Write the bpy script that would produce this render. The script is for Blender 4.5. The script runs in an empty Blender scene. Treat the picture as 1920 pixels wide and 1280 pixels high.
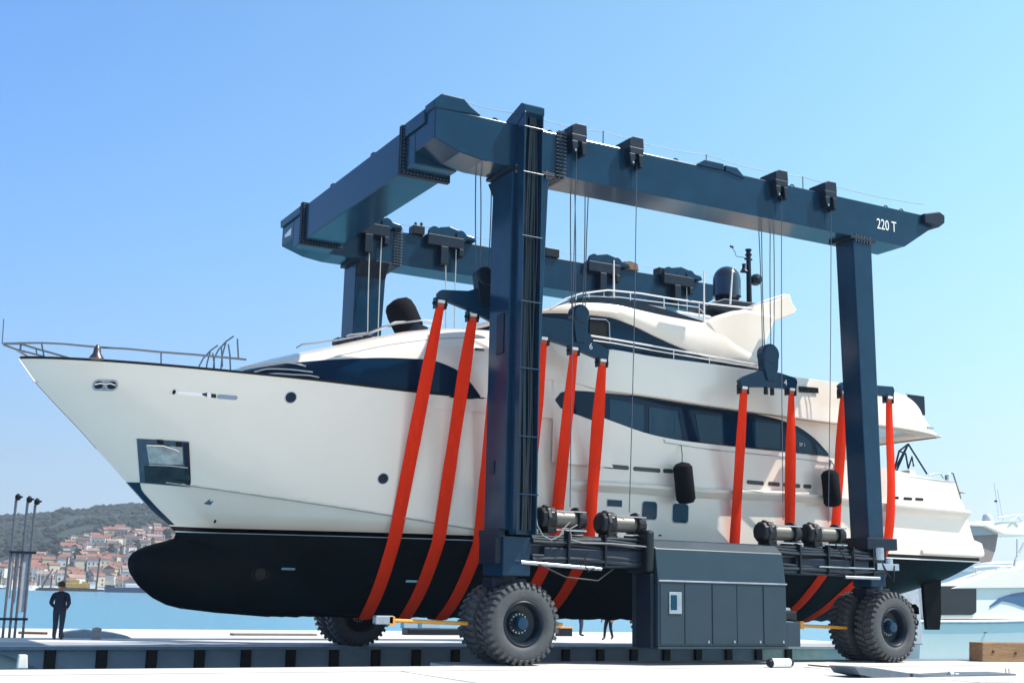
import bpy, math, random
from mathutils import Vector, Matrix
random.seed(7)
R_ = math.radians
scene = bpy.context.scene
col = scene.collection

# ------------------------------------------------------------------ camera
CAM = Vector((0.0, 0.0, 1.75))
FPX = 2344.26
RX = Vector((0.8763795, -0.48116443, 0.0209708))      # camera right in the world
RD = Vector((0.11378959, 0.16455089, -0.97978311))    # camera down
RF = Vector((0.46798601, 0.86104808, 0.19896053))     # camera forward
cd = bpy.data.cameras.new('camera')
cam = bpy.data.objects.new('camera', cd)
col.objects.link(cam)
m = Matrix.Identity(4)
for i in range(3):
    m[i][0] = RX[i]; m[i][1] = -RD[i]; m[i][2] = -RF[i]; m[i][3] = CAM[i]
cam.matrix_world = m
cd.sensor_width = 36.0
cd.lens = FPX / 1920.0 * 36.0
cd.clip_start = 0.1
cd.clip_end = 30000
scene.camera = cam

# ------------------------------------------------------------------ world and sun
SUNV = Vector((1.75, -1.0, 2.9)).normalized()
w = bpy.data.worlds.new('World')
scene.world = w
w.use_nodes = True
nt = w.node_tree
bg = nt.nodes['Background']
sky = nt.nodes.new('ShaderNodeTexSky')
sky.sky_type = 'NISHITA'
sky.sun_disc = False
sky.sun_elevation = math.asin(SUNV.z)
sky.sun_rotation = math.atan2(SUNV.x, SUNV.y)
sky.altitude = 0
sky.air_density = 1.0
sky.dust_density = 0.3
sky.ozone_density = 1.6
# the clear, sun-side-brighter sky of the photograph: Nishita times a smooth tint that depends on direction in the world only
def vm(op, a=None, b=None):
    q = nt.nodes.new('ShaderNodeVectorMath'); q.operation = op
    for i, v in enumerate((a, b)):
        if v is None: continue
        if isinstance(v, (tuple, list)): q.inputs[i].default_value = v
        else: nt.links.new(v, q.inputs[i])
    return q.outputs['Value'] if op == 'DOT_PRODUCT' else q.outputs[0]
def sm(op, a, b=0.0, clamp=False):
    q = nt.nodes.new('ShaderNodeMath'); q.operation = op; q.use_clamp = clamp
    for i, v in enumerate((a, b)):
        if isinstance(v, (int, float)): q.inputs[i].default_value = v
        else: nt.links.new(v, q.inputs[i])
    return q.outputs[0]
tcw = nt.nodes.new('ShaderNodeTexCoord').outputs['Generated']
tcn = vm('NORMALIZE', tcw)
sh = Vector((SUNV.x, SUNV.y, 0)).normalized()
hdot = sm('MINIMUM', sm('MAXIMUM', vm('DOT_PRODUCT', tcn, tuple(sh)), -0.5), 0.36)
omz = sm('SUBTRACT', 1.0, sm('MAXIMUM', vm('DOT_PRODUCT', tcn, (0, 0, 1)), 0.0))
terms = [(1.0, (0.875, 1.175, 1.163)), (hdot, (0.731, 0.645, -0.266)), (sm('POWER', omz, 6.0), (-0.351, -1.012, -1.022)),
         (sm('MULTIPLY', hdot, sm('POWER', omz, 3.0)), (-0.455, -0.421, 0.555)), (sm('POWER', omz, 20.0), (-0.168, 0.49, 1.005))]
acc = terms[0][1]
for s_, c_ in terms[1:]:
    q = nt.nodes.new('ShaderNodeVectorMath'); q.operation = 'SCALE'; q.inputs[0].default_value = c_; nt.links.new(s_, q.inputs['Scale'])
    acc = vm('ADD', acc, q.outputs[0])
acc = vm('MAXIMUM', acc, (0.05, 0.05, 0.05))
mixz = nt.nodes.new('ShaderNodeMix'); mixz.data_type = 'RGBA'  # unseen upper sky warmed to cut the blue fill on the hull
nt.links.new(sm('MULTIPLY', sm('SUBTRACT', vm('DOT_PRODUCT', tcn, (0, 0, 1)), 0.47), 3.0, clamp=True), mixz.inputs[0])
nt.links.new(acc, mixz.inputs[6]); mixz.inputs[7].default_value = (1.0, 0.93, 0.80, 1); acc = mixz.outputs[2]
nt.links.new(vm('MULTIPLY', sky.outputs[0], acc), bg.inputs[0])
bg.inputs[1].default_value = 0.15
sd = bpy.data.lights.new('sun', 'SUN')
sd.energy = 4.8
sd.angle = R_(0.53)
sd.color = (1.0, 0.94, 0.84)
so = bpy.data.objects.new('sun', sd)
col.objects.link(so)
so.rotation_euler = SUNV.to_track_quat('Z', 'Y').to_euler()
so.location = (30, -20, 60)
vs = scene.view_settings
vs.view_transform = 'Standard'
vs.look = 'None'
vs.gamma = 1.0
vs.exposure = 0.55

# ------------------------------------------------------------------ measuring helpers (picture point -> place on a known plane / surface)
def ray(px, py):
    return RX * (px - 960.0) + RD * (py - 640.0) + RF * FPX
def onY(px, py, y):
    d = ray(px, py); t = (y - CAM.y) / d.y
    return CAM + d * t
def onZ(px, py, z=0.0):
    d = ray(px, py); t = (z - CAM.z) / d.z
    return CAM + d * t
YC = 35.0
def onB(px, py, bf):
    y = 32.0
    for _ in range(14):
        p = onY(px, py, y)
        y = 0.5 * y + 0.5 * (YC - bf(p.x, p.z))
    p = onY(px, py, y)
    return (p.x, p.z)
def curve(pts, bf):
    return [onB(a, b, bf) for a, b in pts]
def interp(tab, x):
    if x <= tab[0][0]: return tab[0][1]
    for (a, fa), (b, fb) in zip(tab, tab[1:]):
        if x <= b:
            return fa + (fb - fa) * (x - a) / (b - a) if b > a else fb
    return tab[-1][1]
def smooth_interp(tab, x):
    n = len(tab)
    if x <= tab[0][0]: return tab[0][1]
    if x >= tab[-1][0]: return tab[-1][1]
    for i in range(n - 1):
        if x <= tab[i + 1][0]:
            x0, y0 = tab[i]; x1, y1 = tab[i + 1]
            h = x1 - x0
            s = (y1 - y0) / h
            def slope(j):
                if j == 0: return (tab[1][1] - tab[0][1]) / (tab[1][0] - tab[0][0])
                if j == n - 1: return (tab[-1][1] - tab[-2][1]) / (tab[-1][0] - tab[-2][0])
                a = (tab[j][1] - tab[j - 1][1]) / (tab[j][0] - tab[j - 1][0])
                b = (tab[j + 1][1] - tab[j][1]) / (tab[j + 1][0] - tab[j][0])
                if a * b <= 0: return 0.0
                return 2 * a * b / (a + b)
            m0, m1 = slope(i), slope(i + 1)
            t = (x - x0) / h
            return ((2*t**3 - 3*t**2 + 1) * y0 + (t**3 - 2*t**2 + t) * h * m0
                    + (-2*t**3 + 3*t**2) * y1 + (t**3 - t**2) * h * m1)
    return tab[-1][1]

# ------------------------------------------------------------------ materials
MATS = {}
def mat(name, rgb, rough=0.5, metal=0.0, coat=0.0, var=0.0, scale=3.0, bump=0.0, bscale=20.0, spec=None, var2=None, stretch=None):
    if name in MATS: return MATS[name]
    ma = bpy.data.materials.new(name)
    ma.use_nodes = True
    n = ma.node_tree; b = n.nodes['Principled BSDF']
    b.inputs['Roughness'].default_value = rough
    b.inputs['Metallic'].default_value = metal
    if coat: 
        b.inputs['Coat Weight'].default_value = coat
        b.inputs['Coat Roughness'].default_value = 0.08
    if spec is not None: b.inputs['Specular IOR Level'].default_value = spec
    b.inputs['Base Color'].default_value = (*rgb, 1)
    tc = n.nodes.new('ShaderNodeTexCoord')
    src = tc.outputs['Object']
    if stretch:
        mp = n.nodes.new('ShaderNodeMapping'); mp.inputs['Scale'].default_value = stretch
        n.links.new(src, mp.inputs[0]); src = mp.outputs[0]
    if var > 0:
        nz = n.nodes.new('ShaderNodeTexNoise'); nz.inputs['Scale'].default_value = scale
        nz.inputs['Detail'].default_value = 6
        nz.inputs['Roughness'].default_value = 0.65
        n.links.new(src, nz.inputs['Vector'])
        rp = n.nodes.new('ShaderNodeValToRGB')
        c2 = var2 if var2 else tuple(c * (1 - var) for c in rgb)
        rp.color_ramp.elements[0].position = 0.3; rp.color_ramp.elements[1].position = 0.7
        rp.color_ramp.elements[0].color = (*c2, 1)
        rp.color_ramp.elements[1].color = (*[min(1, c * (1 + var * 0.35)) for c in rgb], 1)
        n.links.new(nz.outputs[0], rp.inputs[0]); n.links.new(rp.outputs[0], b.inputs['Base Color'])
        mr = n.nodes.new('ShaderNodeMapRange')
        mr.inputs[3].default_value = max(0.02, rough * 0.85); mr.inputs[4].default_value = min(1, rough * 1.2)
        n.links.new(nz.outputs[0], mr.inputs[0]); n.links.new(mr.outputs[0], b.inputs['Roughness'])
    if bump > 0:
        nb = n.nodes.new('ShaderNodeTexNoise'); nb.inputs['Scale'].default_value = bscale; nb.inputs['Detail'].default_value = 4
        n.links.new(src, nb.inputs['Vector'])
        bp = n.nodes.new('ShaderNodeBump'); bp.inputs['Strength'].default_value = bump; bp.inputs['Distance'].default_value = 0.05
        n.links.new(nb.outputs[0], bp.inputs['Height']); n.links.new(bp.outputs[0], b.inputs['Normal'])
    MATS[name] = ma
    return ma

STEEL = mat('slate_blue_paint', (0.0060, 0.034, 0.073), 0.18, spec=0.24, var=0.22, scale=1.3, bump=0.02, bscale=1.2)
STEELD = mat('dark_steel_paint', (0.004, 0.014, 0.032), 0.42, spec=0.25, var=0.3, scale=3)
CAB = mat('cabinet_paint', (0.018, 0.041, 0.062), 0.36, spec=0.35, var=0.15, scale=1.5, bump=0.03, bscale=1.5)
BLACKM = mat('black_machinery', (0.006, 0.009, 0.015), 0.38, spec=0.3, var=0.4, scale=8)
HOSE = mat('hydraulic_hose', (0.010, 0.020, 0.034), 0.3, var=0.3, scale=4)
ROPE = mat('wire_rope', (0.10, 0.12, 0.16), 0.5, metal=0.6, var=0.2, scale=30)
ROPEL = mat('light_wire_rope', (0.55, 0.55, 0.52), 0.5, metal=0.3, var=0.2, scale=30)
CHROME = mat('polished_steel', (0.55, 0.57, 0.60), 0.12, metal=1.0, var=0.15, scale=6)
SATIN = mat('satin_steel', (0.40, 0.44, 0.50), 0.30, metal=0.9, var=0.25, scale=3)
GEL = mat('white_gelcoat', (0.855, 0.758, 0.662), 0.22, coat=0.5, var=0.035, scale=0.7)
GEL_BOUNCE = mat('gelcoat_warm_bounce', (0.72, 0.67, 0.58), 0.35, var=0.06, scale=1)  # soffit gelcoat, warm bounce light put into its colour
GEL2 = mat('neighbour_gelcoat', (0.82, 0.79, 0.73), 0.25, coat=0.4, var=0.04, scale=0.8)
ANTIF = mat('antifouling_paint', (0.0018, 0.0048, 0.0078), 0.55, spec=0.08, var=0.9, var2=(0.0004, 0.0012, 0.0025), scale=0.7, bump=0.25, bscale=6, stretch=(1, 1, 2.5))
BOOT = mat('boot_stripe', (0.002, 0.002, 0.003), 0.3, spec=0.2)
GLASS = mat('tinted_glass', (0.001, 0.017, 0.045), 0.07, spec=0.16)
PANE = mat('window_pane', (0.004, 0.040, 0.080), 0.05, spec=0.25)
BLACK = mat('black_trim', (0.004, 0.004, 0.006), 0.45, spec=0.25)
FABR = mat('black_canvas', (0.004, 0.005, 0.009), 0.85, spec=0.15, var=0.3, scale=10, bump=0.2, bscale=30)
RED = mat('sling_webbing', (0.84, 0.034, 0.008), 0.8, spec=0.12, var=0.16, scale=2.5, bump=0.15, bscale=60, stretch=(6, 1, 1))
BOLT = mat('bolt_steel', (0.10, 0.13, 0.17), 0.4, metal=0.5)
LOOP = mat('worn_cable', (0.22, 0.23, 0.24), 0.5)
TYRE = mat('tyre_rubber', (0.060, 0.066, 0.075), 0.62, var=0.3, scale=6, bump=0.1, bscale=15)
RIM = mat('wheel_rim_paint', (0.008, 0.018, 0.032), 0.38, spec=0.3, var=0.3, scale=8)
YEL = mat('orange_rod_paint', (0.75, 0.32, 0.04), 0.5, var=0.2, scale=9)
WHITEP = mat('white_paint', (0.80, 0.80, 0.79), 0.5, var=0.05, scale=5)
DRUM = mat('wire_wound_drum', (0.17, 0.16, 0.145), 0.45, metal=0.3, var=0.4, scale=40, stretch=(12, 1, 1))

# ------------------------------------------------------------------ mesh building
def wloc(o):
    v = Vector((0, 0, 0))
    while o is not None:
        v += o.location; o = o.parent
    return v
def tag(o, label=None, cat=None, group=None, kind=None):
    if label: o['label'] = label
    if cat: o['category'] = cat
    if group: o['group'] = group
    if kind: o['kind'] = kind
    return o
def empty(name, loc, label, cat, group=None):
    o = bpy.data.objects.new(name, None); o.location = loc
    o.empty_display_size = 0.3
    col.objects.link(o)
    return tag(o, label, cat, group)
class MB:
    def __init__(s): s.v = []; s.f = []; s.mi = []; s.cur = 0; s.pc = []
    def add(s, vs, fs):
        s.pc.append((len(s.v), len(s.f), len(vs), len(fs)))
        k = len(s.v); s.v += [tuple(v) for v in vs]
        for f in fs: s.f.append(tuple(i + k for i in f)); s.mi.append(s.cur)
        return s
    def box(s, x0, x1, y0, y1, z0, z1):
        vs = [(x, y, z) for z in (z0, z1) for y in (y0, y1) for x in (x0, x1)]
        return s.add(vs, [(0,2,3,1),(4,5,7,6),(0,1,5,4),(2,6,7,3),(0,4,6,2),(1,3,7,5)])
    def hexa(s, b, t):            # bottom quad, top quad (same winding)
        return s.add(list(b) + list(t), [(3,2,1,0),(4,5,6,7),(0,1,5,4),(1,2,6,5),(2,3,7,6),(3,0,4,7)])
    def prism(s, poly, y0, y1, axis='y'):
        n = len(poly)
        if axis == 'y': vs = [(a, y0, b) for a, b in poly] + [(a, y1, b) for a, b in poly]
        elif axis == 'x': vs = [(y0, a, b) for a, b in poly] + [(y1, a, b) for a, b in poly]
        else: vs = [(a, b, y0) for a, b in poly] + [(a, b, y1) for a, b in poly]
        fs = [tuple(range(n)), tuple(range(2*n-1, n-1, -1))] + [(i, i+n, (i+1)%n+n, (i+1)%n) for i in range(n)]
        return s.add(vs, fs)
    def cyl(s, p0, p1, r, r1=None, n=12, cap=True):
        p0 = Vector(p0); p1 = Vector(p1); r1 = r if r1 is None else r1
        d = (p1 - p0).normalized()
        a = d.orthogonal().normalized(); b = d.cross(a)
        vs = []
        for p, rr in ((p0, r), (p1, r1)):
            for i in range(n):
                t = 2*math.pi*i/n; vs.append(p + (a*math.cos(t) + b*math.sin(t))*rr)
        fs = [(i, (i+1)%n, (i+1)%n+n, i+n) for i in range(n)]
        if cap: fs += [tuple(range(n-1,-1,-1)), tuple(range(n, 2*n))]
        return s.add(vs, fs)
    def tube(s, pts, r, n=8):
        pts = [Vector(p) for p in pts]
        vs = []; fs = []
        a = None
        for i, p in enumerate(pts):
            d = (pts[min(i+1, len(pts)-1)] - pts[max(i-1, 0)])
            if d.length < 1e-9: d = Vector((0, 0, 1))
            d.normalize()
            a = d.orthogonal().normalized() if a is None else (a - d*a.dot(d)).normalized()
            b = d.cross(a)
            for k in range(n):
                t = 2*math.pi*k/n; vs.append(p + (a*math.cos(t)+b*math.sin(t))*r)
        for i in range(len(pts)-1):
            for k in range(n): fs.append((i*n+k, i*n+(k+1)%n, (i+1)*n+(k+1)%n, (i+1)*n+k))
        fs += [tuple(range(n-1,-1,-1)), tuple(range((len(pts)-1)*n, len(pts)*n))]
        return s.add(vs, fs)
    def lathe(s, prof, c, axis=(0,0,1), n=24, closed=False, cap0=True):   # prof: (r, h) along the axis
        c = Vector(c); d = Vector(axis).normalized(); a = d.orthogonal().normalized(); b = d.cross(a)
        m_ = len(prof); vs = []
        for r, h in prof:
            for i in range(n):
                t = 2*math.pi*i/n; vs.append(c + d*h + (a*math.cos(t)+b*math.sin(t))*r)
        fs = []
        rng = m_ if closed else m_-1
        for j in range(rng):
            j2 = (j+1) % m_
            for i in range(n): fs.append((j*n+i, j*n+(i+1)%n, j2*n+(i+1)%n, j2*n+i))
        if not closed:
            if cap0: fs += [tuple(range(n-1,-1,-1))]
            fs += [tuple(range((m_-1)*n, m_*n))]
        return s.add(vs, fs)
    def grid(s, rows, wrap=False):
        nr = len(rows); nc = len(rows[0]); vs = [p for r in rows for p in r]; fs = []
        for i in range(nr-1):
            for j in range(nc if wrap else nc-1):
                j2 = (j+1) % nc
                fs.append((i*nc+j, i*nc+j2, (i+1)*nc+j2, (i+1)*nc+j))
        return s.add(vs, fs)
    def each(s, name, ma, parent=None, **kw):       # every primitive becomes an object of its own
        out = []
        for v0, f0, nv, nf in s.pc:
            q = MB(); q.v = s.v[v0:v0+nv]; q.f = [tuple(i-v0 for i in f) for f in s.f[f0:f0+nf]]; q.mi = s.mi[f0:f0+nf]
            out.append(q.build(name, ma, parent, **kw))
        return out
    def build(s, name, ma, parent=None, smooth=False, bevel=0.0, sol=0.0, local=False, recalc=True, autosm=None, weld=0.0):
        o0 = Vector((0,0,0)) if (local or parent is None) else wloc(parent)
        me = bpy.data.meshes.new(name)
        me.from_pydata([(x-o0.x, y-o0.y, z-o0.z) for x, y, z in s.v], [], s.f)
        mas = ma if isinstance(ma, (list, tuple)) else [ma]
        for q in mas:
            if q is not None: me.materials.append(q)
        if len(mas) > 1: me.polygons.foreach_set('material_index', s.mi)
        if recalc or weld:
            import bmesh
            bm = bmesh.new(); bm.from_mesh(me)
            if weld: bmesh.ops.remove_doubles(bm, verts=bm.verts, dist=weld)
            bmesh.ops.recalc_face_normals(bm, faces=bm.faces); bm.to_mesh(me); bm.free()
        if smooth: me.polygons.foreach_set('use_smooth', [True]*len(me.polygons))
        o = bpy.data.objects.new(name, me); col.objects.link(o)
        if smooth:
            me.set_sharp_from_angle(angle=R_(38 if autosm is None else autosm))
        if sol:
            md = o.modifiers.new('thick', 'SOLIDIFY'); md.thickness = sol; md.offset = 0
        if bevel:
            md = o.modifiers.new('bevel', 'BEVEL'); md.width = bevel; md.segments = 2; md.limit_method = 'ANGLE'
        if parent is not None: o.parent = parent
        return o
def copy_tree(o, parent=None):
    c = o.copy(); col.objects.link(c); c.parent = parent
    for ch in list(o.children): copy_tree(ch, c)
    return c
def text(name, body, size, loc, rot, ma, parent, extrude=0.004):
    cu = bpy.data.curves.new(name, 'FONT'); cu.body = body; cu.size = size; cu.extrude = extrude; cu.resolution_u = 3
    tmp = bpy.data.objects.new(name + '_tmp', cu); col.objects.link(tmp)
    dg = bpy.context.evaluated_depsgraph_get()
    me = bpy.data.meshes.new_from_object(tmp.evaluated_get(dg))
    bpy.data.objects.remove(tmp)
    o = bpy.data.objects.new(name, me); me.materials.clear(); me.materials.append(ma); col.objects.link(o)
    o.rotation_euler = rot; o.location = Vector(loc) - (wloc(parent) if parent else Vector((0,0,0)))
    if parent: o.parent = parent
    return o

# =================================================================== TRAVEL LIFT
ZT, ZB = 14.50, 13.27
NY0, NY1 = 28.70, 29.95        # near beam / legs
FY0, FY1 = 40.05, 41.30        # far beam / legs
lift = empty('travel_lift', (22, 35, 0), 'huge dark blue four-legged boat hoist marked 220 T straddling the white yacht', 'boat hoist')

def long_beam(y0, y1, name='longitudinal_beam'):
    b = MB()
    # corner block with a rising underside at the front, upswept tail at the back
    b.prism([(13.12, 13.62), (13.9, 13.36), (14.6, ZB), (30.25, ZB), (31.72, 14.22), (31.76, ZT - 0.03), (31.55, ZT), (13.12, ZT)], y0, y1)
    o = b.build(name, STEEL, lift, bevel=0.03)
    # bolted flange joint
    f = MB()
    X = 17.02
    for dx in (-0.055, 0.055):
        f.box(X+dx-0.035, X+dx+0.035, y0-0.07, y1+0.07, ZB-0.09, ZT+0.08)
    fo = f.build('flange', STEELD, o, bevel=0.01)
    bo = MB()
    for k in range(13):
        z = ZB - 0.02 + k*(ZT-ZB+0.04)/12
        for yy in (y0-0.05, y1+0.05): bo.cyl((X-0.16, yy, z), (X+0.16, yy, z), 0.022, n=6)
    for k in range(12):
        yy = y0 + 0.05 + k*(y1-y0-0.1)/11
        bo.cyl((X-0.16, yy, ZB-0.06), (X+0.16, yy, ZB-0.06), 0.022, n=6)
    bo.build('flange_bolts', BOLT, fo)
    # thin bottom-edge weld lip and lifting eyes
    l = MB()
    l.box(14.7, 30.2, y0-0.022, y0+0.03, ZB-0.014, ZB+0.022)
    l.build('edge_lip', STEEL, o)
    e = MB()
    for x in (16.75, 15.0, 21.1, 25.6, 29.6, 30.3):
        for k in range(8):
            a0 = math.pi*k/8; a1 = math.pi*(k+1)/8
            e.cyl((x+0.09*math.cos(a0), y0+0.15, ZT+0.10*math.sin(a0)), (x+0.09*math.cos(a1), y0+0.15, ZT+0.10*math.sin(a1)), 0.022, n=6)
    e.each('lifting_eye', STEELD, o)
    return o
nb = long_beam(NY0, NY1)
fb = long_beam(FY0, FY1)

# service cable stretched above the beams
for yy in (NY0+0.1, FY0+0.15):
    c = MB()
    xs = [13.6, 16.0, 18.5, 22.2, 26.0, 31.3]
    for a, b_ in zip(xs, xs[1:]):
        pts = []
        for k in range(9):
            t = k/8; pts.append((a+(b_-a)*t, yy, ZT+0.42-0.10*4*t*(1-t)))
        c.tube(pts, 0.010, 5)
    for x in xs[1:-1]: c.cyl((x, yy, ZT-0.02), (x, yy, ZT+0.43), 0.018, n=6)
    c.each('stay_cable', ROPE, lift)

# cross beam joining the two front corners
b = MB(); b.box(13.12, 14.42, NY1, FY0, 13.27, ZT)
cb = b.build('cross_beam', STEEL, lift, bevel=0.03)
for yy in (30.72, 39.0):
    f = MB()
    for dy in (-0.055, 0.055): f.box(13.0, 14.54, yy+dy-0.04, yy+dy+0.04, ZB-0.12, ZT+0.10)
    fo = f.build('flange', STEELD, cb, bevel=0.01)
    bo = MB()
    for k in range(14):
        x = 13.1 + k*(1.34)/13; bo.cyl((x, yy-0.16, ZB-0.06), (x, yy+0.16, ZB-0.06), 0.022, n=6)
    for k in range(13):
        z = ZB + k*(ZT-ZB)/12; bo.cyl((13.06, yy-0.16, z), (13.06, yy+0.16, z), 0.022, n=6)
    bo.build('flange_bolts', BOLT, fo)
e = MB()
for yy in (33.2, 36.6):
    e.box(13.2, 13.3, yy, yy+0.22, ZT-0.01, ZT+0.13)
e.each('lifting_eye', STEELD, cb)
# sheave hoods on the corners
for (y0, y1) in ((NY0, 30.4), (39.4, FY1)):
    s = MB()
    if y0 < 35:
        s.prism([(13.08, ZT-0.04), (13.05, ZT+0.16), (13.3, ZT+0.40), (13.95, ZT+0.40), (14.15, ZT+0.22), (14.5, ZT+0.02)], y0-0.02, y0+0.55)
        s.prism([(13.06, ZT-0.30), (13.05, ZT+0.10), (13.25, ZT+0.22), (13.7, ZT+0.18), (13.8, ZT-0.01)], y0+0.55, y1+0.25)
    else:
        s.prism([(13.05, ZT-0.22), (13.03, ZT+0.04), (13.2, ZT+0.14), (13.8, ZT+0.12), (13.9, ZT-0.01)], 39.25, y1+0.03)
    s.build('sheave_hood', STEEL, lift, bevel=0.03)
# white marking on the far corner block (a short slanted nameplate)
s = MB(); s.hexa([(13.105, 40.95, 13.86), (13.105, 40.30, 13.80), (13.125, 40.30, 13.80), (13.125, 40.95, 13.86)],
                 [(13.105, 40.95, 13.95), (13.105, 40.30, 14.05), (13.125, 40.30, 14.05), (13.125, 40.95, 13.95)])
s.build('nameplate', WHITEP, lift)

# legs
def leg(x0t, x1t, x0b, x1b, y0, y1, haunch):
    b = MB()
    b.hexa([(x0b, y0, 2.25), (x1b, y0, 2.25), (x1b, y1, 2.25), (x0b, y1, 2.25)],
           [(x0t, y0, ZB-0.10), (x1t, y0, ZB-0.10), (x1t, y1, ZB-0.10), (x0t, y1, ZB-0.10)])
    o = b.build('leg', STEEL, lift, bevel=0.03)
    s = -1 if y0 < 35 else 1
    # bolted head plates
    h = MB()
    ya, yb = (y0-0.06, y1+0.16) if y0 < 35 else (y0-0.16, y1+0.06)
    h.box(x0t-0.14, x1t+0.16, ya, yb, ZB-0.10, ZB-0.055)
    h.box(x0t-0.14, x1t+0.16, ya, yb, ZB-0.045, ZB-0.002)
    yi = y1 if y0 < 35 else y0
    so_ = 0.35 if y0 < 35 else -0.35
    if haunch:
        h.prism([(yi, ZB-0.62), (yi, ZB-0.10), (yi+so_, ZB-0.10)], x0t+0.03, x1t-0.03, axis='x')
    ho = h.build('head_plate', STEELD, o, bevel=0.008)
    bo = MB()
    yf = y0-0.03 if y0 < 35 else y1+0.03
    for k in range(6):
        x = x0t+0.1+(x1t-x0t-0.2)*k/5
        bo.cyl((x, y0-0.03, ZB-0.18), (x, y0-0.03, ZB+0.06), 0.03, n=6)
    bo.build('head_bolts', BOLT, ho)
    return o
legs = [leg(15.50, 16.66, 15.48, 16.28, NY0, 29.85, True),
        leg(27.95, 28.75, 28.22, 28.82, NY0, 29.50, False),
        leg(15.50, 16.66, 15.48, 16.28, 40.15, FY1, True),
        leg(27.95, 28.75, 28.22, 28.82, 40.50, FY1, False)]
# small hatches on the front leg
h = MB(); h.box(15.462, 15.49, 28.95, 29.35, 8.1, 9.2); h.build('access_hatch', STEELD, legs[0], bevel=0.01)
h = MB(); h.box(15.455, 15.49, 29.3, 29.5, 4.9, 5.25); h.each('junction_box', STEELD, legs[0], bevel=0.01)

# cable tray with hoses running up the near front leg
ct = MB()
ct.box(15.62, 15.66, 28.28, 28.69, 3.3, 14.75)
ct.box(16.18, 16.22, 28.28, 28.69, 3.3, 14.80)
ct.box(15.66, 16.18, 28.52, 28.64, 3.3, 14.7)
for z in (14.3, 13.0, 11.2, 9.4, 7.6, 5.8, 4.3): ct.box(15.60, 16.24, 28.26, 28.30, z, z+0.035)
ct.prism([(28.28, 14.75), (28.28, 14.95), (28.45, 15.05), (29.2, 14.85), (30.0, 14.52), (28.69, 14.5)], 15.60, 16.24, axis='x')
tray = ct.build('cable_tray', STEEL, lift, bevel=0.008)
rr = random.Random(3)
hs = MB()
for k in range(9):
    x0 = 15.70 + k*0.054; pts = []
    ph = rr.uniform(0, 6)
    for j in range(34):
        z = 14.8 - j*0.345
        pts.append((x0 + 0.02*math.sin(z*1.1+ph), 28.47 + 0.05*math.sin(z*0.7+ph*2), z))
    hs.tube(pts, 0.022 if k % 3 else 0.035, 6)
hs.build('hose_bundle', HOSE, tray, smooth=True)
wp = MB()
pts = [(16.33, 28.6, z) for z in [8 - 0.4*i for i in range(11)]]
pts += [(16.36, 28.5, 3.55), (16.5, 28.45, 3.30), (16.75, 28.45, 3.20), (17.0, 28.45, 3.30), (17.2, 28.5, 3.55), (17.35, 28.5, 3.68)]
wp.tube(pts, 0.018, 6)
pts = [(17.55, 28.45, 3.62), (17.3, 28.42, 3.5), (17.35, 28.40, 3.22), (17.7, 28.40, 3.15), (18.6, 28.41, 3.17), (19.9, 28.41, 3.12), (20.25, 28.45, 3.1)]
wp.tube(pts, 0.018, 6)
wp.each('grey_cable', LOOP, lift, smooth=True)
wq = MB()
wq.tube([(28.85, NY0+0.5, z) for z in (13.2, 12, 10, 8)] + [(28.87, NY0+0.5, 6), (28.9, NY0+0.5, 3.5)], 0.02, 6)
wq.build('leg_cable', HOSE, lift)

# saddle sheave brackets on the beams
def saddle(x, y, side, h=1.0, w_=0.46):
    # side -1: hangs on the outer (towards negative y) face, +1 on the other face
    b = MB()
    ya, yb = (y-0.30, y+0.45) if side < 0 else (y-0.45, y+0.30)
    b.prism([(x-w_/2, ZT-0.02), (x-w_/2-0.02, ZT+0.22), (x-w_/2+0.12, ZT+0.30), (x+w_/2, ZT+0.30), (x+w_/2+0.02, ZT-0.02)], ya, yb)
    yf0, yf1 = (y-0.30, y-0.003) if side < 0 else (y+0.003, y+0.30)
    b.prism([(x-w_/2-0.03, ZT-0.02), (x+w_/2+0.02, ZT-0.02), (x+w_/2, ZT-0.22), (x-w_/2+0.02, ZT-0.22)], yf0, yf1)
    b.prism([(x-w_/2-0.02, ZT-0.22), (x-w_/2+0.18, ZT-0.22), (x-w_/2+0.16, ZT-0.56*h), (x-w_/2+0.04, ZT-0.56*h)], yf0, yf1)
    b.prism([(x+w_/2-0.16, ZT-0.22), (x+w_/2+0.01, ZT-0.22), (x+w_/2-0.02, ZT-0.60*h), (x+w_/2-0.12, ZT-0.60*h)], yf0, yf1)
    o = b.build('sheave_bracket', STEELD if side > 0 else STEELD, lift, bevel=0.015)
    s = MB(); ym = (yf0+yf1)/2
    s.lathe([(0.05, -0.06), (0.17, -0.06), (0.14, 0), (0.17, 0.06), (0.05, 0.06)], (x, ym, ZT-0.18), (0, 1, 0), 16)
    s.each('sheave', BLACKM, o)
    s = MB(); s.cyl((x-w_/2+0.10, ym-0.17, ZT-0.50*h), (x-w_/2+0.10, ym+0.17, ZT-0.50*h), 0.03, n=8)
    s.build('pin', CHROME, o)
    return o
for x in (17.46, 19.40, 24.80, 26.80):
    saddle(x, NY0, -1)
# low cover boxes mid-beam and the tail lamp
b = MB()
b.prism([(21.75, ZT-0.01), (22.05, ZT+0.20), (22.75, ZT+0.20), (22.75, ZT-0.01)], NY0-0.05, NY0+0.7)
b.prism([(22.82, ZT-0.01), (22.82, ZT+0.17), (23.25, ZT+0.17), (23.55, ZT-0.08), (23.55, ZT-0.12)], NY0-0.05, NY0+0.6)
b.each('cover_box', STEEL, lift, bevel=0.02)
b = MB()
b.prism([(31.05, 14.20), (31.05, ZT), (31.75, ZT+0.18), (32.0, ZT+0.08), (31.98, ZT-0.18), (31.7, 14.12)], NY0-0.16, NY0+0.35)
b.build('tail_bracket', STEELD, lift, bevel=0.03)
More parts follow.
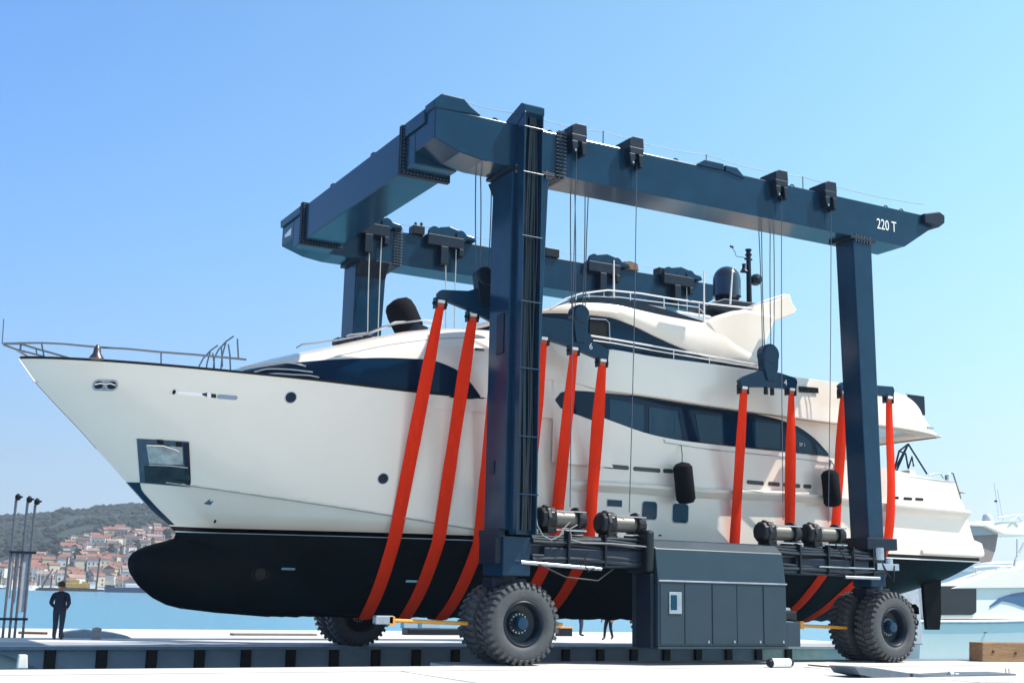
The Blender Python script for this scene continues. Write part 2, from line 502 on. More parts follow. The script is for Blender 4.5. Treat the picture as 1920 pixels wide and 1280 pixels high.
# trolley sheave heads on the far beam (inner side) with ropes
def trolley(x):
    b = MB()
    b.prism([(x-0.85, ZT+0.02), (x-0.5, ZT+0.16), (x-0.35, ZT+0.34), (x+0.05, ZT+0.43), (x+0.5, ZT+0.33), (x+0.75, ZT+0.22), (x+1.05, ZT+0.18), (x+1.15, ZT+0.02)], FY0-0.25, FY0+0.6)
    o = b.build('trolley_head', STEEL, lift, bevel=0.03)
    s = MB()
    s.box(x-0.85, x+0.6, FY0-0.34, FY0-0.06, ZT-0.38, ZT+0.02)
    s.box(x-0.32, x-0.02, FY0-0.34, FY0-0.06, ZT-1.05, ZT-0.38)
    s.box(x+0.42, x+0.6, FY0-0.34, FY0-0.06, ZT-0.66, ZT-0.38)
    s.build('sheave_cage', STEELD, o, bevel=0.02)
    s = MB()
    for dx in (-0.55, 0.1, 0.5):
        s.lathe([(0.05, -0.06), (0.24, -0.06), (0.2, 0), (0.24, 0.06), (0.05, 0.06)], (x+dx, FY0-0.20, ZT+0.10), (0, 1, 0), 16)
    s.each('sheave', STEEL, o)
for x in (15.95, 18.9, 25.75, 29.3): trolley(x)
b = MB(); b.box(17.55, 18.0, FY0-0.15, FY0+0.3, ZT-0.02, ZT+0.30); b.box(17.62, 17.7, FY0-0.1, FY0, ZT+0.3, ZT+0.42); b.box(17.85, 17.93, FY0-0.1, FY0, ZT+0.3, ZT+0.45)
b.box(23.1, 23.7, FY0-0.12, FY0+0.35, ZT-0.02, ZT+0.32)
b.box(28.35, 28.8, FY0-0.15, FY0+0.3, ZT-0.02, ZT+0.30)
b.each('junction_box', BLACKM, fb, bevel=0.02)
b = MB(); b.prism([(26.75, ZT), (26.7, ZT+0.30), (27.0, ZT+0.36), (27.35, ZT+0.30), (27.4, ZT)], FY0-0.1, FY0+0.4)
b.each('cover_box', mat('faded_cover', (0.16, 0.10, 0.07), 0.7, var=0.3), fb, bevel=0.03)

# chassis rails, near and far
def rail(y0, y1, near):
    b = MB()
    b.box(15.3, 29.0, y0, y1, 2.55, 3.36)
    o = b.build('chassis_rail', STEELD, lift, bevel=0.03)
    p = MB()
    p.box(28.0, 29.25, y0-0.22, y1+0.1, 3.36, 3.72)
    p.box(15.32, 16.48, y0-0.10, y1+0.08, 3.22, 3.44)
    p.each('leg_foot_plate', STEELD, o, bevel=0.03)
    if near:
        r = random.Random(5)
        h = MB()
        for k in range(7):
            ph = r.uniform(0, 6); zz = 3.27 - (0.07*k if k < 4 else 0.07*k+0.22); pts = []
            for j in range(46):
                x = 16.3 + j*0.276
                pts.append((x, y0-0.07-0.05*(k % 3)+0.02*math.sin(x*2+ph), zz + 0.035*math.sin(x*0.9+ph)+0.02*math.sin(x*2.3+2*ph)))
            h.tube(pts, 0.045, 8)
        h.build('hose_bundle', HOSE, o, smooth=True)
        c = MB(); c.box(16.65, 20.0, y0-0.17, y0, 2.62, 3.02); c.box(25.2, 28.1, y0-0.17, y0, 2.62, 3.02); c.each('guard_panel', STEELD, o, bevel=0.04)
        c = MB()
        for x in (17.35, 18.5, 20.0, 25.3, 26.4, 27.4, 28.2):
            c.box(x, x+0.06, y0-0.24, y0+0.02, 2.56, 3.40)
        c.each('hose_clamp', BLACKM, o, bevel=0.005)
        c = MB(); c.cyl((15.9, y0-0.26, 2.60), (18.2, y0-0.26, 2.50), 0.055, n=10); c.cyl((18.25, y0-0.2, 2.50), (18.4, y0-0.2, 2.49), 0.05, n=10)
        c.cyl((27.0, y0-0.26, 2.50), (28.4, y0-0.26, 2.50), 0.05, n=10); c.cyl((26.0, y0-0.26, 2.78), (28.2, y0-0.26, 2.78), 0.025, n=8)
        c.each('steering_cylinder', SATIN, o, smooth=True)
        c = MB()
        for pts in ([(17.9, y0-0.30, 2.9), (17.75, y0-0.36, 2.65), (17.9, y0-0.36, 2.42), (18.1, y0-0.34, 2.5)],
                    [(16.4, y0-0.33, 2.55), (17.2, y0-0.36, 2.25), (18.2, y0-0.36, 2.18), (18.7, y0-0.33, 2.5)],
                    [(26.6, y0-0.3, 3.5), (26.9, y0-0.35, 3.1), (27.2, y0-0.33, 2.9), (27.3, y0-0.3, 3.3)],
                    [(28.5, y0-0.3, 2.95), (28.7, y0-0.35, 2.6), (28.9, y0-0.33, 2.4), (29.0, y0-0.3, 2.9)]):
            c.tube(pts, 0.02, 6)
        c.each('loose_hose', BLACKM, o, smooth=True)
        c = MB()
        c.cyl((28.5, y0-0.15, 3.05), (28.5, y0-0.15, 3.42), 0.17, n=14); c.cyl((28.95, y0-0.1, 2.9), (28.95, y0-0.1, 3.1), 0.14, n=12)
        c.box(28.3, 29.2, y0-0.3, y0, 2.75, 2.95)
        c.each('valve_block', SATIN, o, bevel=0.01)
    return o
nr = rail(28.80, 29.75, True)
fr_ = rail(40.25, 41.2, False)
# dark under-frame behind the rail and wheel yokes
for (y0, y1) in ((28.95, 30.02), (39.98, 41.05)):
    for xc in (15.95, 28.98):
        b = MB()
        b.cyl((xc, (y0+y1)/2, 2.0), (xc, (y0+y1)/2, 2.6), 0.34, n=20)
        b.box(xc-0.45, xc+0.45, (y0+y1)/2-0.13, (y0+y1)/2+0.13, 0.85, 2.1)
        b.box(xc-0.5, xc+0.5, (y0+y1)/2-0.3, (y0+y1)/2+0.3, 1.95, 2.2)
        b.cyl((xc, y0-0.1, 1.03), (xc, y1+0.1, 1.03), 0.13, n=14)
        b.build('wheel_yoke', STEELD, lift, bevel=0.02)

# wheels
def make_wheel(x, y0, y1, out):
    # out = -1: rim face towards -y
    t = bpy.data.objects.new('wheel', None); col.objects.link(t); t.location = (x-22, (y0+y1)/2-35, 1.05); t.parent = lift
    R, wdt = 1.035, 0.71
    hw = wdt/2
    b = MB()
    prof = [(0.56, -hw+0.06), (0.60, -hw+0.015), (0.70, -hw-0.02), (0.84, -hw-0.005), (0.93, -hw+0.03), (0.965, -hw+0.09), (0.975, 0), (0.965, hw-0.09), (0.93, hw-0.03), (0.84, hw+0.005), (0.70, hw+0.02), (0.60, hw-0.015), (0.56, hw-0.06)]
    b.lathe(prof, (0, 0, 0), (0, 1, 0), 72, closed=True)
    nl = 34
    for sgn in (-1, 1):
        for k in range(nl):
            a = 2*math.pi*(k+(0.5 if sgn > 0 else 0))/nl; da = 2*math.pi/nl*0.30
            sk = 0.07*1
            def P(r, ang, yy): return (r*math.cos(ang), yy, r*math.sin(ang))
            inner = sgn*0.03; outer = sgn*(hw-0.02); sh = sgn*(hw+0.005)
            vs = [P(0.955, a-da+sk, inner), P(0.955, a+da+sk, inner), P(0.955, a+da, outer), P(0.955, a-da, outer), P(0.885, a+da*0.9, sh), P(0.885, a-da*0.9, sh),
                  P(R, a-da*0.8+sk, inner), P(R, a+da*0.8+sk, inner), P(R-0.012, a+da*0.8, outer*0.97), P(R-0.012, a-da*0.8, outer*0.97), P(0.90, a+da*0.8, sh+sgn*0.02), P(0.90, a-da*0.8, sh+sgn*0.02)]
            b.add(vs, [(6,7,8,9), (9,8,10,11), (0,1,7,6), (1,2,8,7), (0,6,9,3), (3,9,11,5), (2,4,10,8), (5,11,10,4), (0,3,2,1), (3,5,4,2)])
    # flatten the contact patch slightly
    b.v = [(vx, vy, max(vz, -1.035)) for vx, vy, vz in b.v]
    t.scale = (1.025, 1.0, 1.025)
    b.build('tyre', TYRE, t, smooth=True, local=True, autosm=32)
    r = MB()
    s = out
    r.lathe([(0.57, s*(hw-0.03)), (0.535, s*(hw-0.01)), (0.50, s*(hw-0.05)), (0.47, s*(hw-0.12)), (0.46, s*(hw-0.32)), (0.30, s*(hw-0.36)), (0.28, s*(hw-0.30)), (0.10, s*(hw-0.28))], (0, 0, 0), (0, 1, 0), 40, cap0=False)
    ro = r.build('rim', RIM, t, smooth=True, local=True)
    hb = MB()
    hb.lathe([(0.17, s*(hw-0.34)), (0.17, s*(hw-0.10)), (0.145, s*(hw-0.06)), (0.02, s*(hw-0.045))], (0, 0, 0), (0, 1, 0), 28)
    hb.build('hub', STEEL, ro, smooth=True, local=True)
    nt_ = MB()
    for k in range(16):
        a = 2*math.pi*k/16
        nt_.cyl((0.235*math.cos(a), s*(hw-0.36), 0.235*math.sin(a)), (0.235*math.cos(a), s*(hw-0.27), 0.235*math.sin(a)), 0.02, n=6)
    nt_.each('wheel_nut', SATIN, ro, local=True)
    return t
w0 = make_wheel(16.08, 28.62, 29.28, -1)
w0.rotation_euler = (0, 0, R_(0))
WX = ((16.08, 28.98))
for xc in WX:
    for yc, out in ((28.95, -1), (30.02, 1), (39.98, -1), (41.05, 1)):
        if xc == 16.08 and yc == 28.95: continue
        c = copy_tree(w0, lift)
        c.location = (xc-22, yc-35, 1.05)
        st = R_(4) if (xc > 20 and yc < 35) else 0.0
        if st: ym = 29.485; c.location = (xc-22-(yc-ym)*math.sin(st), ym-35+(yc-ym)*math.cos(st), 1.05)
        c.rotation_euler = (0, R_(11*(yc % 3)), (R_(180) if out > 0 else 0)+st)
# bumper rods in front of the wheels
for pts in (([(12.75, 29.6, 1.08), (14.95, 29.6, 1.02)],), ([(26.1, 29.6, 1.05), (28.0, 29.6, 1.0)],), ([(17.0, 29.6, 1.02), (17.8, 29.6, 1.02)],)):
    for p in pts:
        b = MB(); b.cyl(p[0], p[1], 0.05, n=10); b.box(p[0][0]-0.02, p[0][0]+0.12, 29.5, 29.7, 0.95, 1.18)
        b.build('bumper_rod', YEL, lift)
b = MB(); b.box(12.35, 12.85, 29.5, 29.72, 0.98, 1.2); b.build('bumper_head', SATIN, lift, bevel=0.03)

# winches
def winch(x0, x1, z, yc, name='winch'):
    t = bpy.data.objects.new(name, None); col.objects.link(t); t.location = (x0-22, yc-35, z-0.33); t.parent = lift
    L = x1-x0
    b = MB(); b.lathe([(0.30, 0), (0.36, 0.05), (0.36, 0.16), (0.22, 0.20)], (0.34, 0, 0.36), (-1, 0, 0), 8)
    b.lathe([(0.22, 0), (0.30, 0.06), (0.33, 0.22), (0.33, 0.46)], (0, 0, 0.36), (1, 0, 0), 10)
    b.build('motor', BLACKM, t, local=True, bevel=0.02)
    b = MB(); b.lathe([(0.22, 0.0), (0.22, L*0.52)], (0.40, 0, 0.36), (1, 0, 0), 24)
    b.build('drum', DRUM, t, local=True, smooth=True)
    b = MB(); b.lathe([(0.33, 0), (0.34, 0.03), (0.34, 0.10), (0.25, 0.13), (0.22, L*0.22)], (0.40+L*0.52, 0, 0.36), (1, 0, 0), 14)
    b.build('end_flange', BLACKM, t, local=True, bevel=0.01)
    b = MB(); b.cyl((0.42, -0.30, 0.56), (L*0.95, -0.30, 0.56), 0.02, n=8); b.cyl((0.42, -0.31, 0.06), (L*0.95, -0.31, 0.06), 0.025, n=8)
    b.each('guard_rod', CHROME, t, local=True, smooth=True)
    b = MB(); b.box(0.2, 0.5, -0.26, 0.26, -0.02, 0.12); b.box(L*0.7, L*0.95, -0.26, 0.26, -0.02, 0.12)
    b.each('foot', BLACKM, t, local=True, bevel=0.01)
    return t
for x0, x1, z in ((16.62, 18.05, 3.75), (18.52, 20.0, 3.70), (24.1, 25.6, 3.70), (25.85, 27.35, 3.72)):
    winch(x0, x1, z, 29.0)
for x0, x1, z in ((16.62, 18.05, 3.75), (18.52, 20.0, 3.70), (24.1, 25.6, 3.70), (25.85, 27.35, 3.72)):
    winch(x0, x1, z, 40.9)

# engine cabinet
cabt = bpy.data.objects.new('engine_cabinet', None); col.objects.link(cabt); cabt.location = (22.6-22, 29.0-35, 0.5); cabt.parent = lift
CY = 28.25
a = onY(1234, 1212, CY); b_ = onY(1476, 1214, CY)
CX0, CX1 = a.x, b_.x
zt_f = onY(1235, 1029, CY).z; zmid = onY(1235, 1088, CY).z; zb = onY(1235, 1212, CY).z
b = MB()
b.prism([(CY, zb), (CY, zmid), (CY+0.13, zt_f+0.02), (CY+0.42, zt_f+0.26), (CY+1.25, zt_f+0.26), (CY+1.25, zb)], CX0, CX1, axis='x')
cab = b.build('cabinet_body', CAB, cabt, bevel=0.02)
b = MB(); b.box(CX0-0.01, CX1+0.012, CY-0.05, CY+0.02, zmid-0.02, zmid+0.025); b.build('drip_rail', SATIN, cabt, bevel=0.01)
b = MB(); b.box(CX0-0.02, CX1+0.03, CY-0.03, CY+1.2, zb-0.06, zb); b.build('cabinet_sill', CAB, cabt, bevel=0.01)
xd = [onY(px, 1150, CY).x for px in (1236, 1283, 1334, 1381, 1430, 1472)]
doors = [(xd[0]+0.03, xd[1]-0.015), (xd[1]+0.015, xd[2]-0.03), (xd[2]+0.03, xd[3]-0.01), (xd[3]+0.01, xd[4]-0.03), (xd[4]+0.03, xd[5]-0.01)]
for i, (x0, x1) in enumerate(doors):
    b = MB(); b.box(x0, x1, CY-0.022, CY+0.01, zb+0.07, zmid-0.05)
    d = b.build('cabinet_door', CAB, cabt, bevel=0.006)
    if i > 0:
        b = MB(); b.box(x1-0.12, x1-0.07, CY-0.04, CY-0.02, zb+0.10, zb+0.17); b.build('latch', SATIN, d)
b = MB(); b.box(xd[0]+0.30, xd[0]+0.72, CY-0.050, CY-0.02, (zb+zmid)/2+0.0, (zb+zmid)/2+0.58); gp = b.build('gauge_panel', SATIN, cabt, bevel=0.02)
b = MB(); b.box(xd[0]+0.35, xd[0]+0.55, CY-0.065, CY-0.045, (zb+zmid)/2+0.1, (zb+zmid)/2+0.5); b.build('gauge_window', PANE, gp, bevel=0.01)
# lower wing on the left of the cabinet and the dark rail hood above it
b = MB(); b.box(CX0-0.16, CX0-0.02, CY+0.12, CY+0.85, zb-0.05, 2.42); b.build('fuel_tank', STEELD, cabt, bevel=0.03)
b = MB(); b.box(CX0-0.28, CX0-0.02, CY+0.10, CY+1.2, 2.45, 3.58); b.build('side_hood', BLACKM, cabt, bevel=0.08)
b = MB(); b.box(CX1+0.03, CX1+0.55, CY+0.05, CY+0.9, zb, zb+0.68); b.build('battery_box', CAB, cabt, bevel=0.02)
b = MB(); b.box(CX1+0.03, CX1+0.62, CY+0.25, CY+0.9, zb+0.72, zb+1.0); b.build('air_filter', BLACKM, cabt, bevel=0.05)
b = MB(); b.cyl((CX1+0.1, CY+0.5, zb+1.02), (CX1+0.6, CY+0.6, zb+1.02), 0.07, n=10); b.build('exhaust_pipe', SATIN, cabt)

# lettering
lt = text('lettering', '220 T', 0.50, (onY(1644, 428, NY0-0.012).x, NY0-0.012, onY(1644, 427, NY0).z-0.02), (R_(90), 0, 0), WHITEP, lift, 0.004)

lt.scale = (0.74, 1.0, 1.0)
# ropes from beams
def ropes(lst, ma, name, r=0.017):
    for (p, q) in lst:
        b = MB()
        p = Vector(p); q = Vector(q); pts = []
        for k in range(9):
            t = k/8; v = p.lerp(q, t); v.x += 0.03*math.sin(t*math.pi)*(1 if int(p.x*10) % 2 else -1); pts.append(v)
        b.tube(pts, r, 6); b.build(name, ma, lift, smooth=True)
# near: beam sheaves to spreader blocks (inner side), plus hoist lines down to the winches (outer side)
YB = 30.6
HOOKS = {1: [(825,567),(885,592),(937,612)], 2: [(1018,636),(1075,655),(1128,677)], 3: [(1393,728),(1482,731)], 4: [(1580,737),(1665,746)]}
def hk(px, py): p = onY(px, py, YB); return (p.x, p.z)
BLK = {1: (907, 520), 2: (1085, 590), 3: (1440, 665), 4: (1622, 690)}
lst = []
for k, (px, py) in BLK.items():
    c = onY(px, py, YB)
    for dx in (-0.28, -0.16, 0.16, 0.28):
        lst.append(((c.x+dx*1.15-0.1, YB-0.15, 13.95), (c.x+dx*0.8, YB, c.z-0.1)))
ropes(lst, ROPE, 'hoist_rope')
lst = [((17.46, 28.55, ZT-0.4), (17.5, 28.75, 4.1)), ((19.50, 28.55, ZT-0.4), (19.4, 28.75, 4.05)), ((26.92, 28.55, ZT-0.5), (26.6, 28.75, 4.1)),
       ((22.3, 29.3, ZB), (22.3, 29.3, 8.9)) , ((24.9, 28.55, ZT-0.5), (24.85, 28.75, 4.1))]
ropes([lst[0], lst[1], lst[2], lst[4]], ROPE, 'winch_rope', 0.014)
for k, (px, py) in BLK.items():
    c = onY(px, py, YB); x = c.x - 0.1
    b = MB(); b.box(x-0.5, x+0.5, NY1+0.02, NY1+0.14, 13.6, 14.35); b.box(x-0.5, x+0.5, YB-0.0, YB+0.10, 13.6, 14.35); b.box(x-0.55, x+0.55, NY1-0.4, YB+0.12, 14.52, 14.62); b.box(x-0.52, x+0.52, NY1+0.02, YB+0.1, 14.35, 14.5)
    o = b.build('sheave_cage', STEELD, lift, bevel=0.01)
    for dx in (-0.22, 0.22):
        q = MB(); q.lathe([(0.05, -0.16), (0.20, -0.16), (0.17, 0), (0.20, 0.16), (0.05, 0.16)], (x+dx, YB-0.2, 14.05), (0, 1, 0), 16); q.each('sheave', STEEL, o)
# far side ropes
lst = []
for x in (15.95, 18.9, 25.75, 29.3):
    for dx in (-0.1, 0.35): lst.append(((x+dx, FY0-0.2, ZT-0.1), (x+dx*0.8, FY0-0.55, 8.6)))
ropes(lst, ROPEL, 'hoist_rope', 0.02)

# =================================================================== SPREADER BLOCKS
FDZ = -1.1
OUT = {1: [(822,562),(819,551),(826,544),(876,546),(905,538),(940,560),(962,600),(956,620),(918,602),(885,585),(838,566)],
       2: [(992,592),(1068,602),(1104,626),(1110,640),(1140,657),(1137,680),(1124,675),(1068,651),(1014,634),(992,625)]}
def spreader(k, pts, label, num, blk, far=False):
    Y = YB if not far else 2*YC-YB
    dz = FDZ if far else 0.0
    hs_ = [(a, b+dz) for a, b in (hk(*p) for p in pts)]
    base = hs_[len(hs_)//2]
    t = empty('spreader_block', (base[0], Y, base[1]), label, 'hoist block', 'spreader blocks hanging on the hoist ropes')
    c = onY(blk[0], blk[1], YB); c.z += dz
    x0, z0 = hs_[0]; x1, z1 = hs_[-1]
    b = MB()
    up = 0.42
    b.prism([(x0-0.12, z0+0.02), (x0-0.20, z0+0.24), (x0-0.05, z0+0.36), (c.x-0.42, max(z0,z1)*0.5+c.z*0.5+0.05 if len(pts)==3 else c.z-0.55), (c.x+0.42, (z1+z0)/2+0.75 if len(pts)==3 else c.z-0.55),
             (x1+0.18, z1+0.40), (x1+0.24, z1+0.28), (x1+0.18, z1+0.02), ((x0+x1)/2, (z0+z1)/2+0.06)], Y-0.09, Y+0.09)
    if k in OUT:
        b = MB(); b.prism([(q.x, q.z+dz) for q in (onY(u, v, YB) for u, v in OUT[k])], Y-0.09, Y+0.09)
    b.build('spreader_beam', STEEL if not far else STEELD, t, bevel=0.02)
    b = MB()
    cr = 0.29 if len(pts) == 3 else 0.34
    b.lathe([(0.05, -0.2), (cr-0.05, -0.2), (cr, -0.15), (cr, 0.15), (cr-0.05, 0.2), (0.05, 0.2)], (c.x, Y, c.z), (0, 1, 0), 24)
    b.prism([(c.x-cr+0.02, c.z), (c.x+cr-0.02, c.z), (c.x+cr-0.06, c.z-0.45), (c.x+0.16, c.z-0.85), (c.x-0.16, c.z-0.85), (c.x-cr+0.06, c.z-0.45)], Y-0.16, Y+0.16)
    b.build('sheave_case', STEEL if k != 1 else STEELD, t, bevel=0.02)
    for i, (x, z) in enumerate(hs_):
        s = MB()
        s.box(x-0.17, x-0.12, Y-0.10, Y+0.10, z-0.18, z+0.12); s.box(x+0.12, x+0.17, Y-0.10, Y+0.10, z-0.18, z+0.12)
        s.cyl((x-0.22, Y, z-0.04), (x+0.22, Y, z-0.04), 0.045, n=10)
        s.each('shackle', BLACKM, t)
        s = MB(); s.box(x-0.10, x+0.10, Y-0.115, Y+0.115, z-0.03, z+0.05); s.build('sling_keeper', WHITEP, t)
    if len(pts) == 2:
        s = MB()
        for dx in (-0.12, 0.14): s.cyl((c.x+dx, Y, z0+0.12), (c.x+dx, Y, z0-0.10), 0.07, n=10)
        s.each('swivel_pin', BLACKM, t)
    if num and not far:
        nq = onY(1101, 655, YB)
        text('number', num, 0.26, (c.x+0.55 if len(pts)==2 else nq.x, Y-0.10, z1+0.12 if len(pts)==2 else nq.z), (R_(90), 0, 0), WHITEP, t, 0.003)
    return t
NUMS = {1: None, 2: '6', 3: '4', 4: None}
LAB = {1: 'dark three-sling spreader block beside the front leg, above the foredeck window', 2: 'three-sling spreader block marked 6 in front of the flybridge glass',
       3: 'two-sling spreader block marked 4 hanging over the upper deck side', 4: 'two-sling spreader block half hidden behind the rear leg'}
LABF = {1: 'far side spreader block behind the bow roof', 2: 'far side spreader block behind the flybridge', 3: 'far side spreader block behind the upper deck', 4: 'far side spreader block nearest the stern'}
for k in HOOKS:
    spreader(k, HOOKS[k], LAB[k], NUMS[k], BLK[k])
for k in HOOKS:
    spreader(k, HOOKS[k], LABF[k], None, BLK[k], far=True)

# =================================================================== MOTOR YACHT
yacht = empty('motor_yacht', (20, 35, 1.0), 'long white motor yacht with black bottom and navy windows hanging in red slings', 'yacht')
STEM = [(1.05, 11.3), (1.07, 10.86), (1.18, 9.06), (1.30, 8.50), (1.49, 8.09), (1.80, 7.70), (2.11, 7.46), (2.30, 7.39), (2.49, 7.38), (2.65, 7.46), (2.79, 7.66), (2.92, 8.0), (3.02, 8.35), (3.10, 8.58), (3.25, 8.62), (3.40, 8.46),
        (3.78, 7.94), (4.19, 7.53), (4.55, 7.16), (5.06, 6.64), (5.9, 5.80), (6.49, 5.16), (6.98, 4.65), (7.65, 4.11)]
def xstem(z): return interp(STEM, z)
BSH = [(0, 0.04), (0.3, 0.36), (0.9, 0.80), (1.9, 1.36), (3.2, 1.86), (5, 2.36), (7.4, 2.86), (9.6, 3.12), (12, 3.29), (15, 3.38), (20, 3.42), (28, 3.42), (33, 3.30)]
BWL = [(0, 0.03), (0.5, 0.26), (1.5, 0.68), (3.0, 1.30), (5.0, 2.02), (7.5, 2.58), (10, 2.92), (13, 3.12), (17, 3.22), (24, 3.24), (29, 3.18)]
def bh(x, z):                      # half breadth of the topsides
    d = x - xstem(max(z, 3.3))
    if d < 0: return 0.0
    t = min(1.0, max(0.0, (z - 3.35) / 4.2))
    a, b = smooth_interp(BWL, d), smooth_interp(BSH, d)
    r_ = a + (b - a) * t ** 1.15
    zk = 4.53 - (x - 8.4) * 0.118        # knuckle: the panel below it turns under
    if z < zk and x < 18.5:
        k = max(0.0, min(1.0, (18.5 - x) / 6.0)) * min(1.0, max(0.0, d) / 1.2)
        u = (zk - z) / max(0.05, zk - 3.35)
        r_ -= k * (0.04 + 0.46 * u)
    return max(0.0, r_)
ZTOP = [(4.1, 7.65), (7.0, 7.55), (11.0, 7.42), (14.8, 7.30), (19.0, 7.28), (19.6, 7.24), (20.8, 6.98), (22.2, 6.70), (23.5, 6.60), (29.5, 6.50), (32.5, 6.27), (35.3, 6.02), (36.5, 5.9)]
def ztop(x): return smooth_interp(ZTOP, x)
XEND = [(3.3, 36.55), (3.9, 36.35), (4.6, 36.05), (5.05, 35.85), (5.2, 35.85), (5.5, 35.6), (6.1, 35.35)]
def xend(z): return interp(XEND, z)
def topsides(off, v0, v1, nv, zlo=3.42, s0=0.0, s1=1.0, ns=90, side=-1):
    rows = []
    for j in range(nv+1):
        v = v0 + (v1-v0)*j/nv
        row = []
        for i in range(ns+1):
            s = (s0 + (s1-s0)*i/ns) ** 1.7
            z = zlo + 2
            for _ in range(5):
                x = xstem(z) + (xend(z)-xstem(z))*s
                z = zlo + (ztop(x)-zlo)*v
            row.append((x, YC + side*(bh(x, z)+off), z))
        rows.append(row)
    return rows
hb = MB()
for side in (-1, 1): hb.grid(topsides(0, 0, 1, 70, side=side, ns=110))
# transom
tr = []
for j in range(13):
    z = 3.42 + 2.5*j/12; x = xend(z); bb = bh(x, z)
    tr.append([(x + 0.25*(1-abs(k/6-1)**2), YC + bb*(k/6-1), z) for k in range(13)])
hb.grid(tr)
topo = hb.build('topsides', GEL, yacht, smooth=True, weld=0.004, autosm=30)

# boot stripe and thin white line
def band(za, zb_, off, name, ma):
    m_ = MB()
    for side in (-1, 1):
        rows = []
        for j in range(4):
            zz = za + (zb_-za)*j/3; row = []
            for i in range(91):
                s = (i/90)**1.7
                x = xstem(zz) + (xend(max(zz,3.3))-xstem(zz))*s
                row.append((x, YC + side*(bh(x, max(zz, 3.3))+off), zz))
            rows.append(row)
        m_.grid(rows)
    return m_.build(name, ma, yacht, smooth=True, weld=0.004)
band(3.30, 3.42, 0.004, 'boot_stripe', BOOT)
band(3.262, 3.302, 0.008, 'waterline_stripe', WHITEP)

# bottom
KEEL = [(8, 1.05), (31, 1.08), (32.6, 1.15), (34.2, 1.75), (36.5, 2.35)]
BBULB = [(0, 0.03), (0.12, 0.28), (0.4, 0.48), (0.9, 0.64), (1.8, 0.78), (3.2, 0.98), (5.0, 1.50), (7.5, 2.15), (10, 2.6), (13, 2.95), (17, 3.1), (29, 3.1)]
def bb_(x, z):                      # half breadth under water
    d = x - xstem(z)
    if d < 0: return 0.0
    zk = interp(KEEL, x)
    if z <= zk: return 0.02
    dw = max(0.0, x - xstem(3.30))
    wl = smooth_interp(BWL, dw)
    t = (z-zk)/(3.30-zk)
    mid = wl * t ** 0.62
    bulbw = smooth_interp(BBULB, d)
    zc = 2.35
    bul = bulbw * math.sqrt(max(0.0, 1 - ((z-2.1)/1.12)**2)) if abs(z-2.1) < 1.12 else 0
    f = min(1.0, max(0.0, (x-9.0)/5.0))
    near = max(mid*f if x < 9 else mid*(0.25+0.75*f) if f < 1 else mid, 0.03 + 0.5*max(0, 0)) 
    k = max(0.0, 1 - (x-7.3)/7.5)
    return max(mid, bul*(k**0.5) if k > 0 else 0, min(0.03 + d*0.2, 0.2) if z > 2.2 else min(0.02+d*0.15, 0.14))
ub = MB()
for side in (-1, 1):
    rows = []
    nz = 26
    for j in range(nz+1):
        v = j/nz
        row = []
        for i in range(111):
            s = (i/110)**1.5
            z = 1.05 + 2.21*v
            for _ in range(6):
                x = xstem(z) + (36.45-xstem(z))*s
                zk = interp(KEEL, x)
                z = zk + (3.265-zk)*v
            gz = (0.035*math.sin(x*23.0)*math.sin(x*7.3+1) - 0.02) * max(0.0, 1 - v/0.12) if x > 8.2 else 0.0
            row.append((x, YC + side*bb_(x, z), z+gz))
        rows.append(row)
    ub.grid(rows)
tr = []
for j in range(9):
    z = 2.36 + (3.42-2.36)*j/8
    bb = bb_(36.45, z) if z < 3.26 else bh(36.5, 3.3)
    tr.append([(36.45, YC + bb*(k/6-1), z) for k in range(13)])
ub.grid(tr)
ub.build('hull_bottom', ANTIF, yacht, smooth=True, weld=0.006, autosm=50)

# knuckle line on the bow (spray rail) : thin half-round along the side
def side_tube(pts_xz, bfun, off, r, name, ma, parent=yacht, both=True, n=6):
    res = []
    for side in ((-1, 1) if both else (-1,)):
        m_ = MB(); m_.tube([(x, YC + side*(bfun(x, z)+off), z) for x, z in pts_xz], r, n)
        res.append(m_.build(name, ma, parent, smooth=True))
    return res
def resample(pts, n):
    tab = sorted(pts); x0, x1 = tab[0][0], tab[-1][0]
    return [(x0+(x1-x0)*i/n, smooth_interp(tab, x0+(x1-x0)*i/n)) for i in range(n+1)]
kn = [(8.1+10.0*i/30, 4.535 - (8.1+10.0*i/30 - 8.4)*0.118) for i in range(31)]
side_tube(kn, bh, -0.006, 0.022, 'knuckle_line', mat('knuckle_line_grey', (0.35, 0.34, 0.32), 0.5))  # thin grey line along the knuckle
# dark cap rail on the bow bulwark
cap = [(4.15 + 0.0, 7.655)] + [(4.15+(18.0-4.15)*(i/40)**1.4, 0) for i in range(1, 41)]
cap = [(x, ztop(x)+0.012) for x, _ in cap]
side_tube(cap, bh, 0.0, 0.035, 'cap_rail', BLACK)
# foredeck and side deck
dk = MB()
rows = [[], []]
for i in range(60):
    x = 4.5 + (36.0-4.5)*i/59
    z = min(ztop(x)-0.35, 7.05) if x < 19 else min(ztop(x)-0.25, 5.9)
    b0 = max(0.0, bh(x, z)-0.04)
    rows[0].append((x, YC-b0, z)); rows[1].append((x, YC+b0, z))
dk.grid(rows)
dk.build('deck', mat('teak_deck', (0.42, 0.27, 0.15), 0.7, var=0.2, scale=4, stretch=(1, 12, 1)), yacht)

